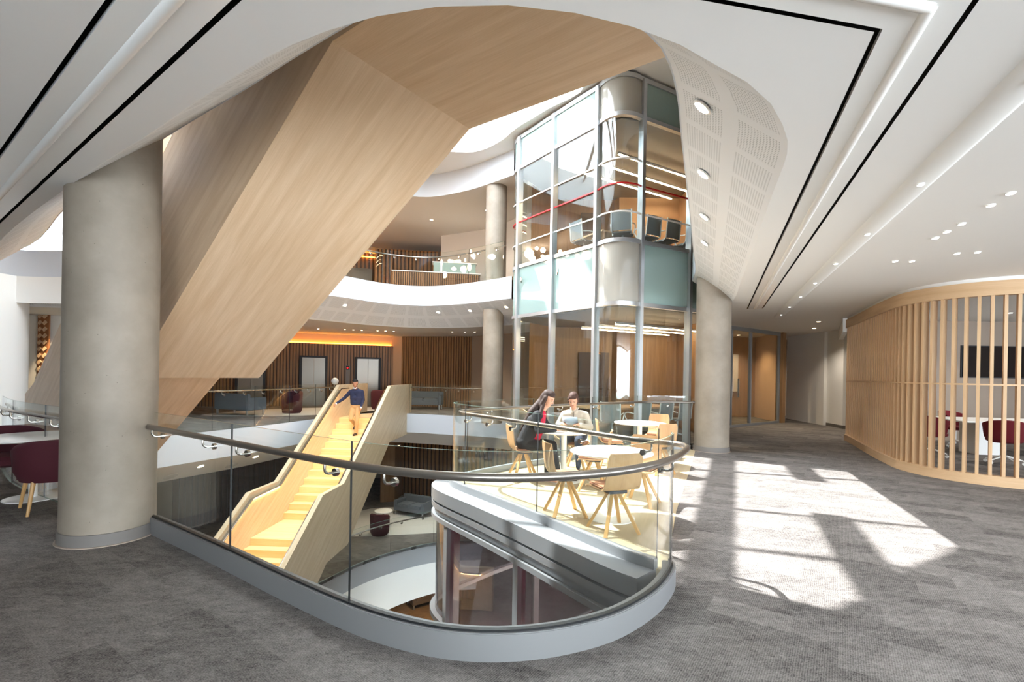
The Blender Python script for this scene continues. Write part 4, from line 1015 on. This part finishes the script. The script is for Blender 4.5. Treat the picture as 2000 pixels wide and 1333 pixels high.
for k, (p, nm) in enumerate([((-7.55, 12.1), 'left'), ((-6.9, 13.6), 'right')]):
    soffit_light(F2, 0.95, -0.7, -1.25, p, 0.35, 0.075, 'warm downlight under far floor edge, %s one' % nm, 'lower soffit downlights', 60, 'lamp_warm', (1, 0.8, 0.55))
for k, (p, nm) in enumerate([((-7.75, 11.7), 'left'), ((-7.1, 13.1), 'right')]):
    P = resample([Vector(q[:2]) for q in F2], 0.1); i = idx(P, p); a = Vector((P[i].x, P[i].y, -0.7)); Qo = offs(P, 0.95)[i]; c = a.lerp(Vector((Qo.x, Qo.y, -1.25)), 0.72)
    t = thing('ceiling_speaker', 'round pale grille in soffit under far floor edge, %s one' % nm, 'speaker', c, 'soffit grilles', world=False)
    nn = (Vector((Qo.x, Qo.y, -1.25)) - a).cross(Vector(((P[i + 1] - P[i - 1]).x, (P[i + 1] - P[i - 1]).y, 0))).normalized(); nn = -nn if nn.z > 0 else nn
    t.rotation_mode = 'QUATERNION'; t.rotation_quaternion = nn.to_track_quat('Z', 'Y')
    MB().lathe([(0.13, 0.0), (0.16, 0.002), (0.16, 0.012), (0.13, 0.014)], (0, 0, 0), 24).build('rim', 'white_gloss', t, smooth=True); MB().lathe([(0.13, 0.0), (0.13, 0.008)], (0, 0, 0), 24).build('grille', 'wall_grey', t)
ORD = ['first', 'second', 'third', 'fourth', 'fifth', 'sixth', 'seventh', 'eighth', 'ninth', 'tenth']
rc_ = [(4.19, 4.09), (4.31, 4.38), (4.54, 4.91), (4.63, 5.18), (4.71, 5.41), (5.73, 5.98), (5.55, 6.06), (5.34, 6.49), (5.13, 6.51)]
for k, p in enumerate(rc_):
    downlight((p[0], p[1], ZC), (0, 0, -1), 0.028, 'tiny ceiling downlight over right hand carpet, %s from the slat screen side' % ORD[k], 'tiny ceiling downlights at right', 18 if k % 3 == 0 else 0, 120)
for k in range(9):
    q = base0.lerp(base1, 0.28 + 0.085 * k); downlight((q.x, q.y, ZC - 0.027), (0, 0, -1), 0.022, 'tiny downlight along ceiling rib, %s from the viewer' % ORD[k], 'ceiling rib downlights', 0)
for k, (x, y) in enumerate([(-7.6, 18.9), (-6.6, 19.0), (-6.3, 19.1), (-6.0, 19.2), (-5.4, 19.3), (-5.1, 19.4), (-4.8, 19.5), (-2.4, 19.2), (-1.9, 19.2), (-1.5, 19.1)]):
    downlight((x, y, ZC), (0, 0, -1), 0.035, 'tiny downlight in lift lobby ceiling, %s from the left' % ORD[k], 'lobby downlights', 70 if k in (0, 2, 5, 8) else 0, 110, 'lamp_warm', (1, 0.78, 0.52))
for k, (x, y, z) in enumerate([(-3.2, 18.6, 7.45), (-5.5, 19.5, 7.45), (-1.0, 17.4, 7.45)]):
    downlight((x, y, z), (0, 0, -1), 0.06, 'warm downlight in upper storey ceiling, %s' % ('centre', 'left', 'by column')[k], 'upper ceiling downlights', 90, 120, 'lamp_warm', (1, 0.85, 0.65))
for k, (x, y, z) in enumerate([(-4.3, 18.6, -1.25), (-7.5, 16.5, -1.25), (-1.5, 19.5, -1.25), (-9.5, 13.5, -1.25)]):
    downlight((x, y, z), (0, 0, -1), 0.05, 'warm downlight in lower storey ceiling, %s' % ('above sofa', 'left', 'right', 'far left')[k], 'lower ceiling downlights', 80, 120, 'lamp_warm', (1, 0.82, 0.6))
for k, (x, y, z) in enumerate([(-3.0, 19.4, -5.75), (-4.6, 17.2, -5.75)]):
    downlight((x, y, z), (0, 0, -1), 0.05, 'amber downlight in lowest ceiling, %s' % ('right', 'left')[k], 'lowest ceiling downlights', 160, 120, 'lamp_warm', (1, 0.7, 0.42))
for k, (x, y) in enumerate([(9.6, 15.4), (11.2, 18.2), (8.6, 13.6), (12.4, 19.0)]):  # lights added to lift the dark corridor, no fixtures known there
    downlight((x, y, ZC), (0, 0, -1), 0.05, 'added warm corridor fill light behind column, %s' % ('nearest pier', 'deep in corridor', 'beside glass office', 'by curved wall')[k], 'added corridor fill lights', 70, 130, 'lamp_warm', (1, 0.86, 0.7))
for k, (x, y) in enumerate([(7.4, 17.4), (8.6, 18.4)]):
    downlight((x, y, ZC), (0, 0, -1), 0.05, 'amber downlight inside glass office, %s' % ('left', 'right')[k], 'office downlights', 80, 130, 'lamp_warm', (1, 0.8, 0.5))
for k, (x, y) in enumerate([(10.2, 9.0), (12.2, 8.4), (11.5, 11.2)]):
    downlight((x, y, ZC), (0, 0, -1), 0.05, 'downlight over meeting area behind slats, %s' % ('nearest', 'right', 'far')[k], 'meeting area downlights', 60, 130, 'lamp_white')
for k, (x, y) in enumerate([(1.2, 5.6), (0.6, 7.4)]):  # lights added inside to bring up the burgundy interior
    downlight((x, y, -0.47), (0, 0, -1), 0.05, 'added fill light inside glass room under platform, %s' % ('near', 'far')[k], 'added glass room fill lights', 420, 150, 'lamp_warm', (1, 0.85, 0.75))
# pendant globes over the far left of the upper storey (seen mirrored in the tower glass)
for x, y, zz, rr in [(-8.85, 15.86, 7.2, 0.222), (-8.58, 15.62, 6.9, 0.146), (-9.2, 15.3, 7.12, 0.086), (-8.57, 15.11, 7.25, 0.121), (-8.48, 14.82, 6.8, 0.192), (-8.2, 15.3, 7.25, 0.084), (-7.82, 14.3, 6.89, 0.127), (-7.5, 14.1, 7.04, 0.08), (-8.45, 13.95, 7.09, 0.083), (-7.78, 13.9, 6.4, 0.184), (-8.39, 13.75, 6.64, 0.075), (-7.8, 13.5, 6.75, 0.08), (-8.05, 13.1, 6.76, 0.076), (-7.9, 13.4, 6.35, 0.171), (-7.72, 13.0, 6.05, 0.158), (-7.12, 12.8, 6.21, 0.121), (-7.45, 12.6, 6.6, 0.18)]:
    t = thing('globe_pendant', 'glowing globe pendant hanging over upper storey, mirrored in tower glass', 'light', (x, y, zz), 'globe pendants over the upper storey')
    MB().sphere((x, y, zz), rr, 14).build('globe', 'globe', t, smooth=True); MB().tube([(x, y, zz + rr - 0.005), (x, y, ZR)], 0.006, 6).build('cord', 'dark', t)

# ================================================================== people
plain('skin', '#ad7c5f', 0.55); plain('skin_pale', '#c08f74', 0.55); plain('hair_black', '#120f0d', 0.8); plain('hair_brown', '#2e1c14', 0.7); plain('hair_auburn', '#3d2419', 0.75)
plain('navy', '#1c2440', 0.9); plain('khaki', '#b08e62', 0.85); plain('shoe', '#2a211d', 0.5); plain('shirt', '#dfe3ea', 0.8); plain('black_cloth', '#17181c', 0.85)
plain('red_cloth', '#c4123a', 0.75); plain('cream_cloth', '#b5ac9d', 0.9); plain('jeans', '#2a3242', 0.9); plain('lips', '#9c5548', 0.5); plain('brow', '#2a1a14', 0.7); plain('eye_dark', '#1a1412', 0.3); plain('tablet', '#8d9aa6', 0.3, 0.5)
def capsule(b, p, r0, q, r1, n=14):
    p, q = Vector(p), Vector(q); d = q - p
    t = d.normalized() if d.length > 1e-6 else Vector((0, 0, 1)); x = t.orthogonal().normalized(); y = t.cross(x); rings = []
    for k in range(5):
        a = R(-88 + 88 * k / 4); rings.append((p + t * r0 * math.sin(a), r0 * math.cos(a)))
    for k in range(5):
        a = R(88 * k / 4); rings.append((q + t * r1 * math.sin(a), r1 * math.cos(a)))
    vs = [c + (x * math.cos(2 * math.pi * i / n) + y * math.sin(2 * math.pi * i / n)) * max(r, 1e-4) for c, r in rings for i in range(n)]
    fs = [(j * n + i, j * n + (i + 1) % n, (j + 1) * n + (i + 1) % n, (j + 1) * n + i) for j in range(9) for i in range(n)] + [tuple(range(n - 1, -1, -1)), tuple(range(9 * n, 10 * n))]
    b.add(vs, fs)
def blend(name, prims, mats, parent, voxel=0.011, smooth=4, origin=(0, 0, 0)):
    """one continuous skin over tapered limbs; prims: (p, r0, q, r1, material index)"""
    b = MB()
    for p, r0, q, r1, m in prims: capsule(b, p, r0, q, r1)
    me = bpy.data.meshes.new(name); o0 = Vector(origin); me.from_pydata([tuple(v - o0) for v in b.v], [], b.f); me.update()
    tmp = bpy.data.objects.new('tmp', me); C.objects.link(tmp)
    md = tmp.modifiers.new('r', 'REMESH'); md.mode = 'VOXEL'; md.voxel_size = voxel; md.use_smooth_shade = True
    sm = tmp.modifiers.new('s', 'SMOOTH'); sm.iterations = smooth; sm.factor = 0.5
    dg = bpy.context.evaluated_depsgraph_get(); out = bpy.data.meshes.new_from_object(tmp.evaluated_get(dg)); bpy.data.objects.remove(tmp)
    out.name = name; out.materials.clear()
    for x in mats: out.materials.append(M[x])
    segs = [(Vector(p) - o0, Vector(q) - o0, r0, r1, m) for p, r0, q, r1, m in prims]
    for pl in out.polygons:
        c = pl.center; best = 1e9; bm_ = 0
        for p, q, r0, r1, m in segs:
            d = q - p; L = d.length_squared; t = 0 if L < 1e-9 else max(0, min(1, (c - p).dot(d) / L)); e_ = (c - (p + d * t)).length - (r0 + (r1 - r0) * t)
            if e_ < best: best, bm_ = e_, m
        pl.material_index = bm_; pl.use_smooth = True
    o = bpy.data.objects.new(name, out); C.objects.link(o); o.parent = parent; return o
def head_prims(c, f, up, sc=1.0, m=0):
    """skull, jaw, nose, ears; f facing, up head axis"""
    c, f, up = Vector(c), Vector(f).normalized(), Vector(up).normalized(); r = f.cross(up).normalized(); up = r.cross(f).normalized()
    P = lambda a, b, d: c + (r * a + f * b + up * d) * sc
    return [(P(0, -0.018, 0.03), 0.082 * sc, P(0, 0.018, 0.03), 0.076 * sc, m), (P(0, 0.03, -0.02), 0.066 * sc, P(0, 0.045, -0.075), 0.040 * sc, m), (P(-0.02, 0.04, -0.06), 0.036 * sc, P(0.02, 0.04, -0.06), 0.036 * sc, m),
            (P(0, 0.088, 0.015), 0.009 * sc, P(0, 0.108, -0.018), 0.013 * sc, m), (P(0.076, 0.0, 0.005), 0.012 * sc, P(0.08, -0.008, -0.025), 0.009 * sc, m), (P(-0.076, 0.0, 0.005), 0.012 * sc, P(-0.08, -0.008, -0.025), 0.009 * sc, m)], P
def face_parts(P, parent, origin, sc=1.0):
    o0 = Vector(origin)
    for s in (-1, 1):
        b = MB().sphere(P(0.030 * s, 0.0835, 0.012), 0.0075 * sc, 8); b.build('eye', 'eye_dark', parent, smooth=True)
        MB().tube([P(0.015 * s, 0.092, 0.032), P(0.033 * s, 0.090, 0.038), P(0.05 * s, 0.078, 0.032)], 0.003, 6).build('eyebrow', 'brow', parent)
    MB().tube([P(-0.022, 0.082, -0.05), P(0, 0.09, -0.048), P(0.022, 0.082, -0.05)], 0.004, 6).build('mouth', 'lips', parent, smooth=True)
def hand_prims(w, d, n, m, sc=1.0, curl=0.5, thumb=1):
    """w wrist, d direction of the hand, n back-of-hand normal; five fingers of unequal length"""
    w, d, n = Vector(w), Vector(d).normalized(), Vector(n).normalized(); s = d.cross(n).normalized(); n = s.cross(d); out = []
    out.append((w, 0.024 * sc, w + d * 0.05 * sc, 0.026 * sc, m)); out.append((w + d * 0.06 * sc - s * 0.025 * sc, 0.014 * sc, w + d * 0.06 * sc + s * 0.025 * sc, 0.014 * sc, m))
    for k, L in enumerate((0.062, 0.072, 0.068, 0.052)):
        a = w + d * 0.075 * sc + s * (-0.03 + 0.02 * k) * sc; b = a + (d * math.cos(curl * 0.6) - n * math.sin(curl * 0.6)) * L * 0.55 * sc; c = b + (d * math.cos(curl * 1.6) - n * math.sin(curl * 1.6)) * L * 0.5 * sc
        out += [(a, 0.0095 * sc, b, 0.009 * sc, m), (b, 0.009 * sc, c, 0.0075 * sc, m)]
    a = w + d * 0.025 * sc - s * 0.025 * thumb * sc; b = a + (d * 0.6 - s * thumb * 0.7 - n * 0.3).normalized() * 0.04 * sc; c = b + (d * 0.85 - s * thumb * 0.2 - n * 0.4).normalized() * 0.03 * sc
    return out + [(a, 0.012 * sc, b, 0.0105 * sc, m), (b, 0.0105 * sc, c, 0.009 * sc, m)]

# ---- man walking down the stair
org = (-5.06, 15.62, -0.514)
man = thing('person', 'person in navy sweater and khaki trousers walking down the oak stair', 'person', org)
SK, SW, KH, SHO, SHI = 0, 1, 2, 3, 4
hp, P = head_prims((-5.07, 15.66, 1.165), (-0.1, -1, -0.05), (0, 0, 1), 1.0, SK)
pr = hp + [((-5.06, 15.72, 0.97), 0.055, (-5.06, 15.69, 1.08), 0.052, SK),
 ((-5.16, 15.74, 0.88), 0.115, (-4.97, 15.74, 0.88), 0.115, SW), ((-5.14, 15.735, 0.70), 0.118, (-4.98, 15.735, 0.70), 0.118, SW), ((-5.13, 15.74, 0.55), 0.115, (-5.0, 15.74, 0.55), 0.115, SW),
 ((-5.06, 15.73, 0.985), 0.068, (-5.06, 15.73, 0.94), 0.09, SW), ((-5.15, 15.738, 0.86), 0.117, (-5.125, 15.738, 0.52), 0.113, SW), ((-4.98, 15.738, 0.86), 0.117, (-5.0, 15.738, 0.52), 0.113, SW), ((-5.13, 15.745, 0.5), 0.109, (-5.13, 15.75, 0.42), 0.11, KH), ((-5.0, 15.745, 0.5), 0.109, (-5.0, 15.75, 0.42), 0.11, KH),
 ((-5.13, 15.75, 0.42), 0.112, (-5.01, 15.75, 0.42), 0.112, KH),
 ((-5.24, 15.74, 0.90), 0.07, (-5.44, 15.70, 0.68), 0.052, SW), ((-5.44, 15.70, 0.68), 0.052, (-5.61, 15.54, 0.53), 0.040, SW), ((-5.61, 15.54, 0.53), 0.036, (-5.63, 15.52, 0.515), 0.036, SHI),
 ((-4.88, 15.74, 0.90), 0.07, (-4.83, 15.75, 0.64), 0.054, SW), ((-4.83, 15.75, 0.64), 0.054, (-4.86, 15.64, 0.43), 0.042, SW), ((-4.86, 15.64, 0.43), 0.038, (-4.862, 15.63, 0.405), 0.036, SHI),
 ((-5.00, 15.74, 0.38), 0.098, (-4.99, 15.62, -0.03), 0.066, KH), ((-4.99, 15.62, -0.03), 0.066, (-5.02, 15.64, -0.41), 0.048, KH),
 ((-5.15, 15.75, 0.38), 0.098, (-5.17, 15.58, 0.02), 0.066, KH), ((-5.17, 15.58, 0.02), 0.066, (-5.12, 15.86, -0.19), 0.048, KH),
 ((-5.02, 15.65, -0.465), 0.045, (-5.04, 15.47, -0.478), 0.034, SHO), ((-5.12, 15.88, -0.25), 0.045, (-5.12, 15.74, -0.305), 0.034, SHO)]
pr += hand_prims((-5.63, 15.51, 0.505), (-0.35, -0.75, -0.45), (-0.2, -0.4, 0.9), SK, 1.0, 0.9, -1) + hand_prims((-4.862, 15.63, 0.40), (0.0, -0.25, -1), (0.9, 0.1, 0), SK, 1.0, 0.7, 1)
blend('body', pr, ['skin', 'navy', 'khaki', 'shoe', 'shirt'], man, 0.011, 3, org)
face_parts(P, man, org)
hb = [(P(0, -0.03, 0.07), 0.078, P(0, 0.03, 0.085), 0.066, 0), (P(0, -0.05, 0.02), 0.074, P(0, -0.05, 0.0), 0.07, 0), (P(-0.05, 0.04, 0.1), 0.03, P(0.05, 0.05, 0.1), 0.03, 0)]
blend('hair', hb, ['hair_black'], man, 0.012, 3, org)
MB().tube([P(-0.05, 0.03, -0.135), P(-0.02, 0.075, -0.155), P(0.02, 0.075, -0.155), P(0.05, 0.03, -0.135), P(0.03, -0.04, -0.11), P(-0.03, -0.04, -0.11), P(-0.05, 0.03, -0.135)], 0.014, 8).build('collar', 'shirt', man, smooth=True)

# ---- woman in black jacket, seated, leaning over the table
org = (0.22, 7.3, 0)
wa = thing('person', 'person with long brown hair in black jacket and red top seated at table', 'person', org)
f = Vector((0.95, -0.25, 0)).normalized(); r = Vector((f.y, -f.x, 0))      # r: her right, towards the viewer
def L(a, b, z): return Vector(org) + f * a + r * b + Vector((0, 0, z))
hp, P = head_prims(L(0.33, -0.02, 1.215), f * 0.9 + r * 0.35 + Vector((0, 0, -0.45)), Vector((0, 0, 1)) + f * 0.35, 0.98, 0)
pr = hp + [(L(0.25, 0, 1.03), 0.045, L(0.31, -0.01, 1.14), 0.043, 0),
 (L(0.0, -0.08, 0.56), 0.125, L(0.0, 0.08, 0.56), 0.125, 1), (L(0.06, -0.06, 0.72), 0.112, L(0.06, 0.06, 0.72), 0.112, 1), (L(0.14, -0.08, 0.88), 0.11, L(0.14, 0.08, 0.88), 0.11, 1), (L(0.2, -0.1, 0.98), 0.075, L(0.2, 0.1, 0.98), 0.075, 1),
 (L(0.0, 0.07, 0.56), 0.122, L(0.14, 0.07, 0.88), 0.112, 1), (L(0.0, -0.07, 0.56), 0.122, L(0.14, -0.07, 0.88), 0.112, 1), (L(0.27, 0.03, 1.0), 0.045, L(0.25, 0.035, 0.80), 0.055, 2), (L(0.25, 0.035, 0.80), 0.055, L(0.185, 0.03, 0.64), 0.055, 2), (L(0.15, 0.05, 0.62), 0.05, L(0.2, 0.08, 0.6), 0.04, 2),
 (L(0.19, 0.16, 0.98), 0.062, L(0.24, 0.24, 0.77), 0.05, 1), (L(0.24, 0.24, 0.77), 0.05, L(0.47, 0.15, 0.785), 0.036, 1), (L(0.19, -0.16, 0.98), 0.062, L(0.28, -0.24, 0.80), 0.05, 1), (L(0.28, -0.24, 0.80), 0.05, L(0.5, -0.12, 0.79), 0.036, 1),
 (L(0.02, 0.09, 0.54), 0.098, L(0.38, 0.12, 0.53), 0.068, 1), (L(0.38, 0.12, 0.53), 0.066, L(0.36, 0.12, 0.12), 0.040, 1), (L(0.02, -0.09, 0.54), 0.098, L(0.40, -0.08, 0.53), 0.068, 1), (L(0.40, -0.08, 0.53), 0.066, L(0.50, -0.06, 0.12), 0.040, 1),
 (L(0.36, 0.12, 0.12), 0.034, L(0.37, 0.12, 0.06), 0.032, 0), (L(0.37, 0.12, 0.045), 0.032, L(0.50, 0.13, 0.03), 0.024, 3), (L(0.50, -0.06, 0.12), 0.034, L(0.51, -0.06, 0.06), 0.032, 0), (L(0.51, -0.06, 0.045), 0.032, L(0.64, -0.05, 0.03), 0.024, 3)]
pr += hand_prims(L(0.48, 0.145, 0.787), f * 0.9 - r * 0.4, (0, 0, 1), 0, 0.92, 0.35, 1) + hand_prims(L(0.51, -0.115, 0.787), f * 0.9 + r * 0.45, (0, 0, 1), 0, 0.92, 0.35, -1)
blend('body', pr, ['skin_pale', 'black_cloth', 'red_cloth', 'skin_pale'], wa, 0.009, 3, org)
face_parts(P, wa, org)
hb = [(P(0, -0.035, 0.065), 0.083, P(0, 0.015, 0.08), 0.070, 0), (P(0, -0.055, 0.02), 0.08, P(0, -0.06, -0.06), 0.075, 0), (P(0.06, -0.01, 0.02), 0.04, P(0.07, -0.02, -0.12), 0.032, 0), (P(-0.06, -0.01, 0.02), 0.04, P(-0.07, -0.02, -0.12), 0.032, 0),
      (P(0, -0.07, -0.06), 0.07, L(0.10, 0.02, 1.02), 0.065, 0), (L(0.10, 0.02, 1.02), 0.065, L(0.02, 0.06, 0.86), 0.05, 0), (L(0.02, 0.06, 0.86), 0.05, L(-0.05, 0.07, 0.74), 0.028, 0), (P(0.065, 0.0, -0.1), 0.032, L(0.24, 0.12, 0.98), 0.03, 0)]
blend('hair', hb, ['hair_brown'], wa, 0.011, 3, org)

# ---- woman in cream jacket reading a tablet
org = (1.10, 8.12, 0)
wb_ = thing('person', 'person with short auburn hair in cream jacket holding a tablet', 'person', org)
f = Vector((-0.34, -0.94, 0)).normalized(); r = Vector((f.y, -f.x, 0))
hp, P = head_prims(L(0.28, 0, 1.165), f * 0.9 + Vector((0.02, 0, -0.42)), Vector((0, 0, 1)) + f * 0.3, 0.98, 0)
pr = hp + [(L(0.19, 0, 0.98), 0.045, L(0.26, 0, 1.09), 0.043, 0),
 (L(0.0, -0.08, 0.56), 0.12, L(0.0, 0.08, 0.56), 0.12, 1), (L(0.05, -0.07, 0.70), 0.112, L(0.05, 0.07, 0.70), 0.112, 1), (L(0.11, -0.09, 0.84), 0.11, L(0.11, 0.09, 0.84), 0.11, 1), (L(0.15, -0.11, 0.93), 0.08, L(0.15, 0.11, 0.93), 0.08, 1), (L(0.19, 0, 0.98), 0.062, L(0.21, 0, 1.02), 0.054, 1),
 (L(0.0, 0.07, 0.56), 0.118, L(0.11, 0.08, 0.86), 0.112, 1), (L(0.0, -0.07, 0.56), 0.118, L(0.11, -0.08, 0.86), 0.112, 1), (L(0.15, 0.17, 0.93), 0.066, L(0.20, 0.27, 0.74), 0.052, 1), (L(0.20, 0.27, 0.74), 0.052, L(0.42, 0.15, 0.79), 0.038, 1), (L(0.15, -0.17, 0.93), 0.066, L(0.20, -0.27, 0.74), 0.052, 1), (L(0.20, -0.27, 0.74), 0.052, L(0.42, -0.15, 0.79), 0.038, 1),
 (L(0.02, 0.09, 0.54), 0.098, L(0.40, 0.12, 0.53), 0.068, 2), (L(0.40, 0.12, 0.53), 0.066, L(0.42, 0.12, 0.12), 0.040, 2), (L(0.02, -0.09, 0.54), 0.098, L(0.40, -0.12, 0.53), 0.068, 2), (L(0.40, -0.12, 0.53), 0.066, L(0.38, -0.12, 0.12), 0.040, 2),
 (L(0.42, 0.12, 0.05), 0.036, L(0.55, 0.13, 0.032), 0.028, 3), (L(0.38, -0.12, 0.05), 0.036, L(0.51, -0.13, 0.032), 0.028, 3)]
pr += hand_prims(L(0.43, 0.145, 0.795), f * 0.75 - r * 0.6 + Vector((0, 0, 0.25)), (0, 0, 1), 0, 0.92, 0.6, 1) + hand_prims(L(0.43, -0.145, 0.795), f * 0.75 + r * 0.6 + Vector((0, 0, 0.25)), (0, 0, 1), 0, 0.92, 0.6, -1)
blend('body', pr, ['skin_pale', 'cream_cloth', 'jeans', 'shoe'], wb_, 0.009, 3, org)
face_parts(P, wb_, org)
hb = [(P(0, -0.035, 0.065), 0.082, P(0, 0.015, 0.082), 0.068, 0), (P(0, -0.055, 0.02), 0.078, P(0, -0.055, -0.05), 0.068, 0), (P(0.068, 0.0, 0.04), 0.03, P(0.07, -0.02, -0.03), 0.026, 0), (P(-0.068, 0.0, 0.04), 0.03, P(-0.07, -0.02, -0.03), 0.026, 0), (P(-0.045, 0.055, 0.085), 0.024, P(0.02, 0.07, 0.098), 0.02, 0), (P(0.03, 0.06, 0.09), 0.022, P(0.06, 0.04, 0.05), 0.02, 0)]
blend('hair', hb, ['hair_auburn'], wb_, 0.011, 3, org)
MB().tube([L(0.262, 0, 0.985), L(0.232, 0, 0.86), L(0.175, 0, 0.70)], 0.004, 6).build('zip', 'brow', wb_)
for k in (-1, 1): MB().tube([L(0.25, 0.02 * k, 0.965), L(0.235, 0.05 * k, 1.02), L(0.18, 0.062 * k, 1.045)], 0.012, 8).build('collar', 'cream_cloth', wb_, smooth=True)
tb = thing('tablet', 'grey tablet held over table by person in cream jacket', 'tablet', tuple(L(0.5, 0, 0.775)))
q = (Matrix((r, f, Vector((0, 0, 1)))).transposed()) @ Matrix.Rotation(R(50), 3, 'X')
MB().box(L(0.49, 0, 0.86), (0.25, 0.17, 0.009), rot=q).build('casing', 'tablet', tb, bevel=0.003); MB().box(L(0.485, 0, 0.866), (0.23, 0.15, 0.004), rot=q).build('screen', 'screen', tb)

for o in bpy.data.objects:
    if '_o' in o: del o['_o']
